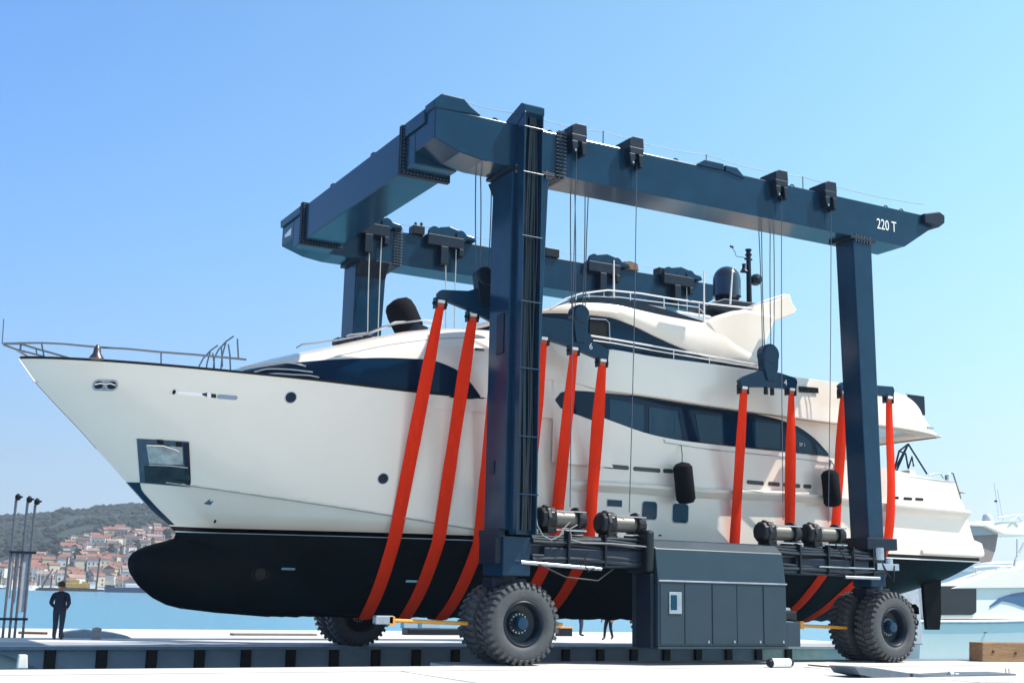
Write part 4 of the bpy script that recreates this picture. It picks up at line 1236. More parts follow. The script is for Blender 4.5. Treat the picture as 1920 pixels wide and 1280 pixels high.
v = onY(4, 645, YC); v2 = onY(7, 598, YC); m_ = MB(); m_.cyl(v, v2, 0.014, n=6); m_.build('jack_staff', DKR, yacht)
for pts in ([(400, 692), (402, 670), (410, 655), (424, 640), (438, 630)], [(414, 694), (417, 665), (424, 640)], [(432, 694), (431, 665), (428, 645)], [(447, 672), (445, 635)]):
    rail_line(pts, 34.2, 0.022, 'boarding_hoop', DKR, mirror=True)
# bell on the bow rail
v = onY(181, 671, 33.4)
m_ = MB(); m_.lathe([(0.20, 0), (0.17, 0.05), (0.10, 0.15), (0.09, 0.26), (0.05, 0.34), (0.02, 0.38)], (v.x, 33.4, v.z-0.02), (0, 0, 1), 18)
m_.build('bell', mat('dark_bronze', (0.10, 0.09, 0.10), 0.35, metal=0.8), yacht, smooth=True)
# roof rails and windlass clutter
rail_line([(556, 652), (566, 646), (600, 642), (640, 636), (680, 628), (720, 612), (745, 606), (786, 601)], 33.6, 0.026, 'roof_rail', SATIN)
rail_line([(640, 636), (655, 628), (690, 624), (712, 618), (740, 604), (800, 600), (830, 603)], 34.6, 0.026, 'roof_rail', WS)
m_ = MB()
for px, py in ((636, 636), (650, 634), (668, 633), (684, 630)):
    v = onY(px, py, 34.4); m_.box(v.x-0.12, v.x+0.16, 34.2, 34.7, v.z-0.15, v.z+0.03)
m_.build('deck_gear', STEELD, yacht, bevel=0.03)
# covered searchlight leaning forward on the roof
b0 = onY(766, 614, YC); t0 = onY(742, 562, YC)
d = (t0-b0).normalized()
m_ = MB(); L = (t0-b0).length
m_.lathe([(0.46, 0.0), (0.47, 0.1), (0.48, L*0.65), (0.44, L*0.9), (0.34, L*1.04), (0.08, L*1.12)], b0 - d*0.1, d, 20)
m_.build('covered_searchlight', FABR, yacht, smooth=True)
m_ = MB(); m_.lathe([(0.50, 0), (0.50, 0.22), (0.3, 0.3)], (b0.x+0.12, YC, b0.z-0.2), (0, 0, 1), 20); m_.build('searchlight_base', STEELD, yacht, smooth=True)
# aft deck hardware : davit frame and rails
for pts in ([(1703, 832), (1675, 884)], [(1703, 832), (1682, 880), (1676, 888)], [(1703, 832), (1686, 845), (1676, 884)], [(1703, 832), (1738, 888)], [(1686, 845), (1698, 850), (1703, 878)], [(1703, 878), (1710, 856), (1713, 874)]):
    rail_line(pts, 32.6, 0.035, 'davit', STEEL, mirror=False)
v = onY(1703, 882, 32.6); m_ = MB(); m_.box(v.x-0.15, v.x+0.15, 32.4, 32.8, v.z-0.25, v.z); m_.build('davit_base', WHITEP, yacht, bevel=0.02)
rail_line([(1742, 890), (1755, 888), (1764, 888), (1769, 897)], 32.2, 0.022, 'stern_rail', SATIN)
rail_line([(1777, 891), (1782, 886), (1787, 887), (1791, 900), (1800, 928), (1801, 933), (1796, 940)], 31.9, 0.026, 'stern_rail', DKR)
rail_line([(1672, 888), (1700, 893), (1760, 900), (1790, 902)], 31.68, 0.02, 'stern_rail', SATIN)
m_ = MB(); v = onY(1775, 893, 31.9); m_.cyl((v.x, 31.9, v.z-0.15), (v.x, 31.9, v.z+0.05), 0.07, n=10); m_.build('stern_light', SATIN, yacht)
rail_line([(1676, 750), (1690, 742), (1700, 742), (1700, 737)], 31.9, 0.016, 'aft_rail', SATIN)
rail_line([(1556, 862), (1564, 872), (1560, 890)], 31.55, 0.03, 'fender_hook', SATIN, mirror=False)

# ------------------------------------------------ fenders hanging on the side
def fender(top, bot, rad, label, attach):
    a = onY(top[0], top[1], 31.25); b_ = onY(bot[0], bot[1], 31.2)
    t = empty('fender', b_, label, 'fender', 'black fenders hung over the side')
    d = (b_-a); L = d.length; d = d.normalized()
    m_ = MB(); m_.lathe([(0.05, 0), (rad*0.7, 0.05), (rad, 0.16), (rad*1.0, L-0.14), (rad*0.75, L-0.03), (0.05, L)], a, d, 20)
    m_.build('fender_body', FABR, t, smooth=True)
    c = onY(attach[0], attach[1], 31.6); m_ = MB(); m_.tube([a, a.lerp(c, 0.5)+Vector((0.02, 0, 0)), c], 0.014, 6); m_.build('fender_rope', BLACK, t)
    return t
fender((1279, 866), (1287, 944), 0.30, 'black cylinder fender on the hull side under the long saloon window', (1277, 834))
fender((1555, 880), (1562, 950), 0.29, 'black cylinder fender tilted against the sling next to the rear leg', (1556, 862))

# =================================================================== SLINGS
def hull_section(x):
    pts = []
    for k in range(14):
        z = interp(KEEL, x) + (3.27-interp(KEEL, x))*k/13
        pts.append((YC-bb_(x, z), z))
    for k in range(1, 16):
        z = 3.3 + (min(ztop(x), 9)-3.3)*k/15
        pts.append((YC-bh(x, z), z))
    z = rbz(x)
    if z: pts.append((YC-bh(x, z)-0.24, z))
    return pts
def rbz(x):
    if x < rb[0][0]+1 or x > rb[-1][0]: return None
    return interp(rb, x)
def lower_hull(pts):                      # lower convex chain from the near hook to the far hook
    pts = sorted(set(pts)); ch = []
    for p in pts:
        while len(ch) >= 2 and (ch[-1][0]-ch[-2][0])*(p[1]-ch[-2][1]) - (ch[-1][1]-ch[-2][1])*(p[0]-ch[-2][0]) <= 0: ch.pop()
        ch.append(p)
    return ch
def sling(xh, zh, xb, label, grp, xk=None):
    zf = zh + FDZ
    sec = hull_section(xb)
    near = [(y, z) for y, z in sec]; far = [(2*YC-y, z) for y, z in sec]
    keel = [(YC-0.25, interp(KEEL, xb)-0.02), (YC+0.25, interp(KEEL, xb)-0.02)]
    ch = lower_hull(near+far+keel+[(YB, zh-0.05), (2*YC-YB, zf-0.05)])
    # offset and resample
    P = []
    for i in range(len(ch)-1):
        a, b = ch[i], ch[i+1]; n = max(1, int(math.dist(a, b)/0.35))
        for k in range(n): P.append((a[0]+(b[0]-a[0])*k/n, a[1]+(b[1]-a[1])*k/n))
    P.append(ch[-1])
    t = empty('lifting_sling', (xb, YC, interp(KEEL, xb)), label, 'sling', grp)
    m_ = MB(); rows = []
    rr = random.Random(int(xb*10))
    ph = rr.uniform(0, 6)
    n = len(P)
    for i, (y, z) in enumerate(P):
        a = P[max(0, i-1)]; b = P[min(n-1, i+1)]
        ty, tz = b[0]-a[0], b[1]-a[1]; l = math.hypot(ty, tz); ny, nz = tz/l, -ty/l   # outward normal
        if ny*(y-YC) + nz*(z-4) < 0: ny, nz = -ny, -nz
        f = min(1.0, max(0.0, (z-3.0)/(zh-3.0))); x = xb + (xh-xb)*f
        if xk is not None: x = smooth_interp([(1.0, xk), (2.0, xk+0.2), (4.0, xb-0.08), (zh, xh)], z)
        e = min(i, n-1-i)*0.35
        w_ = 0.20*(0.62+0.38*min(1.0, e/1.6)) 
        tw = 0.05*math.sin(e*0.9+ph)*(1 if e < 4 else 0.3)
        row = []
        for (u, o) in ((-1, 0.02), (-0.5, 0.035), (0, 0.045), (0.5, 0.035), (1, 0.02), (1, 0.0), (0, 0.006), (-1, 0.0)):
            oo = o + 0.025 + tw*u*0.5*(1 if e < 4 else 0)
            row.append((x+u*w_, y+ny*oo, z+nz*oo))
        rows.append(row)
    m_.grid(rows, wrap=True)
    m_.add(rows[0], [tuple(range(8))]); m_.add(rows[-1], [tuple(range(8))])
    m_.build('webbing', RED, t, smooth=True, autosm=60)
    m_ = MB()
    for yy, zz in ((YB, zh), (2*YC-YB, zf)): m_.box(xh-0.11, xh+0.11, yy-0.07, yy+0.07, zz-0.12, zz+0.0)
    m_.each('sling_eye', mat('sling_sleeve', (0.45, 0.08, 0.04), 0.8), t, bevel=0.02)
SL = [((825, 567), 14.20, 'foremost red lifting sling, around the hull ahead of the front leg'), ((885, 592), 15.45, 'second red lifting sling from the bow, across the end of the foredeck window'), ((937, 612), 16.66, 'third red lifting sling from the bow, mostly hidden behind the front leg'),
      ((1018, 636), 17.95, 'red lifting sling just aft of the front leg, forward end of block 6'), ((1075, 655), 18.98, 'red lifting sling over the front tip of the long saloon window'), ((1128, 677), 20.12, 'red lifting sling on the aft end of block 6, crossing the saloon window'),
      ((1393, 728), 25.45, 'red lifting sling on the forward end of block 4, ending above the engine cabinet'), ((1482, 731), 27.72, 'red lifting sling on the aft end of block 4, behind the third winch'),
      ((1580, 737), 29.62, 'red lifting sling behind the tilted fender, left of the rear leg'), ((1665, 746), 32.0, 'aftmost red lifting sling, right of the rear leg')]
for (p, xb, lab) in SL:
    xh, zh = hk(*p)
    sling(xh, zh-0.02, xb, lab, 'red webbing slings under the yacht', 30.9 if xb == 32.0 else None)

# =================================================================== SETTING
def structure(o): o['kind'] = 'structure'; return o
CONC = mat('pale_concrete', (0.62, 0.61, 0.585), 0.85, var=0.2, scale=0.35, bump=0.15, bscale=9)  # plain pale concrete, tone mottled at random
CONC2 = mat('quay_concrete', (0.46, 0.48, 0.50), 0.85, var=0.25, scale=1.2, bump=0.2, bscale=8)
JOINT = mat('joint_sealant', (0.10, 0.10, 0.10), 0.9)
SH0 = -1.25
# water
wm = mat('sea_water', (0.055, 0.24, 0.35), 0.22, spec=0.4)
n = wm.node_tree; bsdf = n.nodes['Principled BSDF']
tc = n.nodes.new('ShaderNodeTexCoord'); mp = n.nodes.new('ShaderNodeMapping'); mp.inputs['Scale'].default_value = (0.5, 0.5, 1)
nz = n.nodes.new('ShaderNodeTexNoise'); nz.inputs['Scale'].default_value = 1.0; nz.inputs['Detail'].default_value = 5
bp = n.nodes.new('ShaderNodeBump'); bp.inputs['Strength'].default_value = 0.8; bp.inputs['Distance'].default_value = 0.12
n.links.new(tc.outputs['Object'], mp.inputs[0]); n.links.new(mp.outputs[0], nz.inputs['Vector']); n.links.new(nz.outputs[0], bp.inputs['Height']); n.links.new(bp.outputs[0], bsdf.inputs['Normal'])
b = MB(); b.add([(-9000, -3000, SH0), (9000, -3000, SH0), (9000, 9000, SH0), (-9000, 9000, SH0)], [(0,1,2,3)])
structure(b.build('water', wm, recalc=False))
# near quay
b = MB(); b.prism([(-70, -60), (75, -60), (75, 30.38), (14.3, 30.38), (14.3, 28.95), (-70, 28.95)], -4, -0.0, axis='z')
structure(b.build('quay', CONC))
b = MB()
for y in (27.1, 21.0): b.box(-70, 75, y, y+0.035, 0.002, 0.005)
for x in (-12, 0, 12, 24, 36): b.box(x, x+0.03, 10, 27.09, 0.002, 0.005)
structure(b.build('quay_joint', JOINT))
b = MB(); b.box(14.3, 75, 29.45, 30.42, 0.004, 0.010); structure(b.build('quay_edge_strip', mat('edge_strip_dark', (0.20, 0.23, 0.27), 0.8, var=0.25, scale=1.5)))  # dark blue-grey strip laid along the quay edge
# far pier
b = MB()
b.box(-60, 41.3, 40.35, 56.0, -3.2, -0.10)
b.box(-60, 41.3, 39.75, 56.1, -0.10, 0.0)
pier = structure(b.build('pier', CONC))
b = MB(); b.box(-60, 41.3, 40.15, 42.6, 0.003, 0.007); structure(b.build('pier_runway', mat('runway_concrete', (0.34, 0.36, 0.40), 0.8, var=0.3, scale=0.6)))
b = MB(); b.box(-60, 41.3, 39.735, 39.748, -0.10, -0.003); structure(b.build('pier_kerb', mat('kerb_steel', (0.22, 0.27, 0.33), 0.6, var=0.2)))
# quay wall below the kerb, raking up at its outer end
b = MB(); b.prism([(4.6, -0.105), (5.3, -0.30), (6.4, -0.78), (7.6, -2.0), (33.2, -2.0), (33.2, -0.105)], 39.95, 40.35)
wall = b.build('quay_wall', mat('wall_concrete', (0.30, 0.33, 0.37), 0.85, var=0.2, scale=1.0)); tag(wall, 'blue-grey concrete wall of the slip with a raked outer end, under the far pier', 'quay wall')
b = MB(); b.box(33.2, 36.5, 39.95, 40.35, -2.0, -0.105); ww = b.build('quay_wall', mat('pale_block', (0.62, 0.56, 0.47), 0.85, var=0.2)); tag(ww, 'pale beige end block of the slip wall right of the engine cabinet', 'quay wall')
fx = [6.386586 + 1.4825*k for k in range(19)] + [34.6]
ORD = 'first second third fourth fifth sixth seventh eighth ninth tenth eleventh twelfth thirteenth fourteenth fifteenth sixteenth seventeenth eighteenth nineteenth'.split()
for k, x in enumerate(fx):
    b = MB(); b.prism([(x-0.17, 39.95), (x-0.15, 39.82), (x+0.15, 39.82), (x+0.17, 39.95)], -1.6, -0.108, axis='z')
    o = b.build('quay_fender', BLACK, bevel=0.02)
    tag(o, 'black rubber fender strip on the slip wall, %s from its raked left end' % ORD[k] if k < 19 else 'single black fender strip on the pale end block of the slip wall', 'quay fender', 'rubber fender strips along the slip wall')

# guide poles on the pier
GAL = mat('galvanised_steel', (0.16, 0.17, 0.20), 0.45, metal=0.5, var=0.3, scale=5)
t = empty('guide_frame', (6.1, 46.2, 0), 'frame of tall thin steel poles with cross bars and pale panels on the far pier', 'guide frame')
for k, (px, top) in enumerate(((5, 4.62), (17, 2.9), (27, 4.56), (42, 4.50))):
    x = onZ(px, 1195).x
    b = MB(); b.cyl((x, 46.2, 0), (x, 46.2, top), 0.045, n=8); b.build('pole', GAL, t)
    if k != 1:
        b = MB(); b.lathe([(0.03, 0), (0.10, 0.05), (0.10, 0.16), (0.03, 0.24)], (x+0.05, 46.2, top-0.02), (0, 0, 1), 10); b.box(x-0.02, x+0.20, 46.16, 46.24, top+0.08, top+0.14); b.build('pole_cap', BLACK, t)
for z, xa, xb in ((0.62, 5.65, 6.55), (2.85, 5.75, 6.62)):
    b = MB(); b.box(xa, xb, 46.12, 46.28, z-0.04, z+0.04); b.build('cross_bar', STEELD, t)
PL = mat('pale_plastic', (0.42, 0.46, 0.55), 0.5, var=0.25, scale=3, stretch=(6, 1, 1))
for xa, xb, z0 in ((5.82, 5.93, 1.3), (6.0, 6.1, 1.15), (6.18, 6.40, 0.85)):
    b = MB(); b.box(xa, xb, 46.22, 46.26, z0, 2.8); b.build('panel', PL, t, bevel=0.01)
# bits on the pier
b = MB(); b.cyl((6.35, 46.6, 0.16), (7.3, 46.6, 0.14), 0.045, n=8); o = b.build('steel_pipe', mat('rusty_pipe', (0.12, 0.07, 0.05), 0.8, var=0.4, scale=9)); tag(o, 'thin brown pipe lying between the pole frame and the standing person', 'pipe')
b = MB(); rows = []
for i in range(25):
    u = i/24; x = 7.75+2.3*u; h = 0.34*math.sin(math.pi*min(1, 0.12+u*0.88))**0.6*(1-0.45*u)+0.02
    rows.append([(x, 46.0+0.7*v, h*math.sqrt(max(0, 1-(2*v-1)**2))) for v in [j/10 for j in range(11)]])
b.grid(rows); o = b.build('tarpaulin', mat('grey_tarpaulin', (0.25, 0.32, 0.38), 0.6, var=0.2, scale=3, bump=0.3, bscale=6), smooth=True); tag(o, 'low blue-grey tarpaulin heap on the pier right of the person', 'tarpaulin')
v = onZ(180, 1198)
b = MB(); b.lathe([(0.16, 0), (0.13, 0.15), (0.10, 0.25), (0.16, 0.30), (0.16, 0.36), (0.04, 0.40)], (v.x, v.y, 0), (0, 0, 1), 14); o = b.build('mooring_bollard', mat('weathered_iron', (0.30, 0.31, 0.31), 0.7, var=0.3)); tag(o, 'small grey mooring bollard on the pier at the end of the tarpaulin heap', 'bollard')
v = onZ(42, 1253)
b = MB(); b.hexa([(v.x-0.11, v.y, 0), (v.x+0.11, v.y, 0), (v.x+0.11, v.y+0.25, 0), (v.x-0.11, v.y+0.25, 0)], [(v.x-0.085, v.y+0.03, 0.29), (v.x+0.085, v.y+0.03, 0.29), (v.x+0.085, v.y+0.22, 0.29), (v.x-0.085, v.y+0.22, 0.29)])
o = b.build('concrete_post', CONC, bevel=0.02); tag(o, 'short white concrete post on the near quay edge, far left', 'post')
b = MB(); b.box(14.6, 18.0, 49.0, 49.6, 0.0, 0.08); o = b.build('plank', mat('grey_plank', (0.22, 0.20, 0.18), 0.8, var=0.3)); tag(o, 'grey plank lying on the far pier under the bow bottom', 'plank')

# white rolled hose, timber block, gangway in the foreground right
a = onZ(1446, 1251); c = onZ(1506, 1253)
t = empty('fender_roll', (a.x, a.y, 0), 'white cylinder with dark ends lying on the quay below the battery box', 'rolled fender')
b = MB(); b.cyl((a.x, a.y, 0.125), (c.x, a.y, 0.125), 0.12, n=18); b.build('roll_body', WHITEP, t, smooth=True)
for xx, s in ((a.x, -1), (c.x, 1)):
    b = MB(); b.cyl((xx, a.y, 0.125), (xx+s*0.09, a.y, 0.125), 0.125, 0.10, n=18); b.build('end_cap', STEELD, t, smooth=True)
a = onZ(1842, 1240)
WD = mat('old_timber', (0.30, 0.17, 0.085), 0.75, var=0.45, scale=1.5, bump=0.25, bscale=8, stretch=(0.6, 3, 5))
b = MB(); b.hexa([(a.x, a.y, 0), (a.x+2.8, a.y-0.35, 0), (a.x+2.8, a.y+0.2, 0), (a.x, a.y+0.55, 0)], [(a.x+0.05, a.y, 0.60), (a.x+2.8, a.y-0.35, 0.60), (a.x+2.8, a.y+0.2, 0.60), (a.x+0.05, a.y+0.55, 0.60)])
t = empty('timber_block', (a.x, a.y, 0), 'big brown timber keel block lying on the quay at the right edge', 'timber block')
b.build('timber_beam', WD, t, bevel=0.03)
for k, (dx, dz) in enumerate(((0.45, 0.32), (1.35, 0.27))):
    q = MB(); q.cyl((a.x+dx, a.y-0.02-0.125*dx, dz), (a.x+dx, a.y+0.05, dz), 0.05, n=10); q.build('bolt_hole', mat('dark_hole', (0.05, 0.03, 0.02), 0.9), t)
# gangway sections
GW = mat('gangway_paint', (0.10, 0.135, 0.175), 0.5, var=0.25, scale=3)
t = empty('gangway', (27, 24, 0), 'low blue-grey steel gangway sections propped on short legs at the bottom right', 'gangway')
GY = 23.0
def gp(px, py, y=GY): v = onY(px, py, y); return (v.x, v.z)
for poly in ([(1603, 1250), (1640, 1251), (1706, 1261), (1708, 1274), (1640, 1270), (1612, 1264)], [(1713, 1262), (1775, 1266), (1830, 1263), (1905, 1262), (1908, 1276), (1912, 1288), (1716, 1292), (1708, 1278)]):
    b = MB(); b.prism([gp(*q) for q in poly], GY, GY+0.9); b.build('gangway_deck', GW, t, bevel=0.015)
for px in (1622, 1648, 1790, 1880, 1900):
    v = gp(px, 1268); b = MB(); b.cyl((v[0], GY+0.1, v[1]), (v[0]-0.03, GY+0.1, 0), 0.03, n=8); b.build('gangway_leg', GAL, t)
for px, py in ((1797, 1262), (1808, 1266)):
    v = gp(px, py); b = MB(); b.cyl((v[0], GY+0.3, v[1]-0.02), (v[0]+0.12, GY+0.3, v[1]-0.02), 0.06, n=12); b.build('pipe_stub', WHITEP, t)
for px in (1898, 1904):
    v = gp(px, 1262); b = MB(); b.cyl((v[0], GY+0.2, v[1]), (v[0], GY+0.2, v[1]+0.12), 0.012, n=6); b.build('pin', BLACK, t)
b = MB(); a = onZ(1515, 1247); c = onZ(1603, 1255); b.tube([(a.x, a.y, 0.02), ((a.x+c.x)/2, (a.y+c.y)/2-0.1, 0.02), (c.x, c.y, 0.02)], 0.018, 6); o = b.build('quay_cable', BLACK); tag(o, 'thin dark cable lying on the quay left of the gangway', 'cable')

# =================================================================== PEOPLE
def person(loc, rot, h, jacket, trousers, skin, hair, label, pose='stand', group=None):
    me = bpy.data.meshes.new('person_base')
    if pose == 'stand':
        el = ((-0.245, 0.06, 1.14), (0.245, 0.06, 1.14)); wr = ((-0.16, -0.16, 1.00), (0.16, -0.16, 1.00)); kn_ = ((-0.085, -0.03, 0.50), (0.085, -0.02, 0.50)); an = ((-0.08, 0.02, 0.09), (0.085, 0.04, 0.09))
    else:
        el = ((-0.27, 0.02, 1.13), (0.27, 0.02, 1.13)); wr = ((-0.29, -0.08, 0.90), (0.29, -0.10, 0.90)); kn_ = ((-0.09, -0.16, 0.50), (0.09, 0.02, 0.50)); an = ((-0.09, -0.24, 0.09), (0.09, 0.22, 0.12))
    V = [((0,0,0.96), 0.155), ((0,0.005,1.12), 0.160), ((0,0,1.30), 0.170), ((0,0.01,1.44), 0.105), ((0,0.01,1.52), 0.055), ((0,-0.01,1.60), 0.072), ((0,-0.015,1.68), 0.088), ((0,0,1.76), 0.060)]
    E = [(i, i+1) for i in range(7)]
    for s in (0, 1):
        sg = -1 if s == 0 else 1
        k = len(V)
        hd = Vector(wr[s]) - Vector(el[s]); hd.normalize()
        V += [((sg*0.175, 0.01, 1.42), 0.080), (el[s], 0.062), (wr[s], 0.038), (tuple(Vector(wr[s])+hd*0.07), 0.036)]
        E += [(3, k), (k, k+1), (k+1, k+2), (k+2, k+3)]
        pk = k+3
        pv = Vector(V[pk][0])
        side = Vector((0, 1, 0)) if pose != 'stand' else Vector((0, 0, 1))
        for f, (o_, L) in enumerate(((-0.030, 0.075), (-0.010, 0.09), (0.010, 0.085), (0.030, 0.065))):
            a = pv + side*o_ + hd*0.02; b_ = a + hd*L*0.55; c_ = b_ + (hd+Vector((-sg*0.5, 0, -0.2))).normalized()*L*0.45
            q = len(V); V += [(tuple(a), 0.011), (tuple(b_), 0.010), (tuple(c_), 0.008)]; E += [(pk, q), (q, q+1), (q+1, q+2)]
        q = len(V); a = pv - hd*0.03 + side*0.035; V += [(tuple(a), 0.013), (tuple(a+side*0.03+hd*0.035), 0.011)]; E += [(pk, q), (q, q+1)]
        k = len(V)
        V += [((sg*0.09, 0, 0.88), 0.105), (kn_[s], 0.075), (an[s], 0.055), ((an[s][0]+sg*0.01, an[s][1]-0.13, max(0.045, an[s][2]-0.05)), 0.042), ((an[s][0]+sg*0.015, an[s][1]-0.19, 0.04), 0.03)]
        E += [(0, k), (k, k+1), (k+1, k+2), (k+2, k+3), (k+3, k+4)]
    me.from_pydata([v for v, r in V], E, [])
    o = bpy.data.objects.new('person_tmp', me); col.objects.link(o)
    md = o.modifiers.new('skin', 'SKIN'); md.use_smooth_shade = True
    for i, (v, r) in enumerate(V):
        sv = me.skin_vertices[0].data[i]; sv.radius = (r, r*(0.78 if i in (1, 2, 3) else 1.0)); sv.use_root = (i == 0)
    sb_ = o.modifiers.new('sub', 'SUBSURF'); sb_.levels = 2; sb_.render_levels = 2
    dg = bpy.context.evaluated_depsgraph_get()
    m2 = bpy.data.meshes.new_from_object(o.evaluated_get(dg)); bpy.data.objects.remove(o)
    m2.materials.clear()
    JK = mat('cloth_'+jacket[0], jacket[1], 0.85, var=0.25, scale=9, bump=0.3, bscale=12); TR = mat('cloth_'+trousers[0], trousers[1], 0.85, var=0.25, scale=9)
    for q in (JK, TR, mat('skin_tone', skin, 0.6), mat('dark_shoe', (0.01, 0.01, 0.012), 0.5)): m2.materials.append(q)
    for p in m2.polygons:
        c = p.center; wd = abs(c.x)
        hand = min((c - Vector(wr[0])).length, (c - Vector(wr[1])).length) < 0.19 and c.z < wr[0][2]+0.02 and (c-Vector(el[0 if c.x < 0 else 1])).length > 0.24
        p.material_index = 2 if (c.z > 1.515 or hand) else (0 if c.z > 0.90 else (1 if c.z > 0.10 else 3))
        p.use_smooth = True
    root = empty('person', loc, label, 'person', group)
    root.rotation_euler = (0, 0, rot); root.scale = (h/1.84*(1.16 if 'alone' in label else 1), h/1.84*(1.1 if 'alone' in label else 1), h/1.84)
    bo = bpy.data.objects.new('body', m2); col.objects.link(bo); bo.parent = root
    hm_ = MB(); hm_.lathe([(0.098, -0.02), (0.105, 0.04), (0.09, 0.10), (0.055, 0.135), (0.01, 0.145)], (0, 0.018, 1.70), (0, 0.12, 1), 16)
    hm_.build('hair', mat('hair_'+str(hair[0]), hair, 0.8), root, smooth=True, local=True)
    f_ = MB()
    f_.add([(0, -0.118, 1.645), (-0.014, -0.098, 1.64), (0.014, -0.098, 1.64), (0, -0.10, 1.69)], [(0,1,2), (0,2,3), (0,3,1), (1,3,2)])
    f_.build('nose', MATS['skin_tone'], root, local=True)
    for sx in (-0.032, 0.032):
        f_ = MB(); f_.cyl((sx, -0.094, 1.685), (sx, -0.104, 1.685), 0.012, n=8); f_.build('eye', BLACK, root, local=True)
        f_ = MB(); f_.cyl((sx*2.7, 0.0, 1.66), (sx*3.2, 0.005, 1.66), 0.028, n=8); f_.build('ear', MATS['skin_tone'], root, local=True)
    f_ = MB(); f_.box(-0.025, 0.025, -0.102, -0.09, 1.612, 1.62); f_.build('mouth', mat('lip', (0.35, 0.12, 0.10), 0.6), root, local=True)
    return root
NAVY = ('navy', (0.006, 0.012, 0.035))
person((7.30, 44.55, 0.007), R_(158), 1.9, NAVY, ('navy_trousers', (0.008, 0.018, 0.045)), (0.35, 0.17, 0.11), (0.03, 0.02, 0.015), 'person in dark navy jacket and trousers standing alone on the far pier at the left')
v = onZ(1141, 1199); person((v.x, v.y, 0), R_(-60), 1.75, ('charcoal', (0.02, 0.022, 0.03)), ('dark_trousers', (0.012, 0.014, 0.022)), (0.35, 0.18, 0.12), (0.04, 0.03, 0.02), 'person in dark trousers walking on the far pier beside the fuel tank', 'walk', 'people on the far pier behind the hull')
v = onZ(1089, 1192); person((v.x, v.y, 0), R_(40), 1.75, ('grey_shirt', (0.12, 0.13, 0.15)), ('blue_trousers', (0.03, 0.04, 0.09)), (0.35, 0.18, 0.12), (0.05, 0.03, 0.02), 'person in blue trousers on the far pier just right of the big front wheel', 'stand', 'people on the far pier behind the hull')
v = onZ(1062, 1192); t = empty('tool_crate', (v.x, v.y, 0), 'dark crate with an orange lid on the far pier right of the front wheel', 'crate')
b = MB(); b.box(v.x-0.3, v.x+0.32, v.y, v.y+0.5, 0, 0.34); b.build('crate_body', STEELD, t, bevel=0.02)
b = MB(); b.box(v.x-0.33, v.x+0.35, v.y-0.02, v.y+0.52, 0.345, 0.42); b.build('crate_lid', YEL, t, bevel=0.02)
v = onZ(772, 1176)
b = MB(); b.box(v.x, v.x+1.1, v.y-1.2, v.y-0.6, 0, 0.35); b.box(v.x-1.1, v.x-0.3, v.y-1.4, v.y-1.0, 0, 0.85); o = b.build('mooring_gear', mat('pale_gear', (0.4, 0.48, 0.55), 0.6), bevel=0.04); tag(o, 'pale pedestal and box on the pier edge seen behind the third sling', 'pedestal')
v = onZ(820, 1190); b = MB(); b.box(v.x-1.4, v.x+1.6, v.y, v.y+0.7, 0.0, 0.28); o = b.build('steel_trolley', BLACKM, bevel=0.05); tag(o, 'low dark steel trolley on the far pier left of the near front wheel', 'trolley')

# =================================================================== NEIGHBOUR YACHT
NYY = 42.0
def g3(px, py, y=NYY): v = onY(px, py, y); return (v.x, v.z)
ny = empty('moored_yacht', (g3(1740, 1150)[0], NYY+2.5, SH0), 'second white yacht moored behind the stern of the lifted one, at the right edge', 'yacht', None)
yA, yB = NYY, NYY+5.0
x0 = g3(1726, 1170)[0]; zdk = g3(1800, 1162)[1]; x1 = x0+22
m_ = MB(); rows = []
for i in range(25):
    u = i/24; x = x0 + (x1-x0)*u; taper = 1-max(0, (u-0.55)/0.45)**2; rise = 0.9*u**2
    hb_ = 2.5*taper
    rows.append([(x, NYY+2.5-hb_*0.86, SH0-0.3), (x, NYY+2.5-hb_*0.95, SH0+0.8), (x, NYY+2.5-hb_, zdk-0.25+rise), (x, NYY+2.5-hb_-0.06, zdk-0.12+rise), (x, NYY+2.5-hb_, zdk+rise), (x, NYY+2.5+hb_, zdk+rise), (x, NYY+2.5+hb_*0.86, SH0-0.3)])
m_.grid(rows, wrap=True); m_.add(rows[0], [tuple(range(7))])
m_.build('hull', GEL2, ny, smooth=True, autosm=30)
m_ = MB(); m_.tube([(r[3][0], r[3][1]-0.03, r[3][2]) for r in rows], 0.05, 8); m_.build('rub_rail', SATIN, ny, smooth=True)
# cockpit side opening (dark), coaming above it, aft wing
P2 = lambda pts, y=NYY: [g3(a, b, y) for a, b in pts]
m_ = MB(); m_.prism(P2([(1755, 1152), (1755, 1098), (1834, 1098), (1834, 1147), (1828, 1151)]), NYY+0.10, NYY+0.35); m_.build('cockpit_window', mat('dark_interior', (0.006, 0.009, 0.016), 0.2), ny)
m_ = MB(); m_.prism(P2([(1748, 1160), (1748, 1092), (1760, 1098), (1755, 1152), (1828, 1152), (1834, 1146), (1836, 1098), (1960, 1098), (1960, 1160)]), NYY+0.2, NYY+4.6); m_.build('cabin_side', GEL2, ny, bevel=0.02)
m_ = MB(); m_.prism(P2([(1785, 1103), (1830, 1085), (1870, 1070), (1905, 1066), (1960, 1050), (1960, 1102)]), NYY+0.0, NYY+4.8); m_.build('coaming', GEL, ny, bevel=0.04)
m_ = MB()
pts_u = P2([(1862, 1135), (1880, 1120), (1905, 1112), (1960, 1104)]); pts_l = P2([(1862, 1138), (1885, 1126), (1905, 1130), (1960, 1150)])
m_.prism(pts_u + pts_l[::-1], NYY+0.15, NYY+0.22); m_.build('cabin_window', mat('blue_cabin_glass', (0.02, 0.09, 0.22), 0.08, coat=0.5), ny)
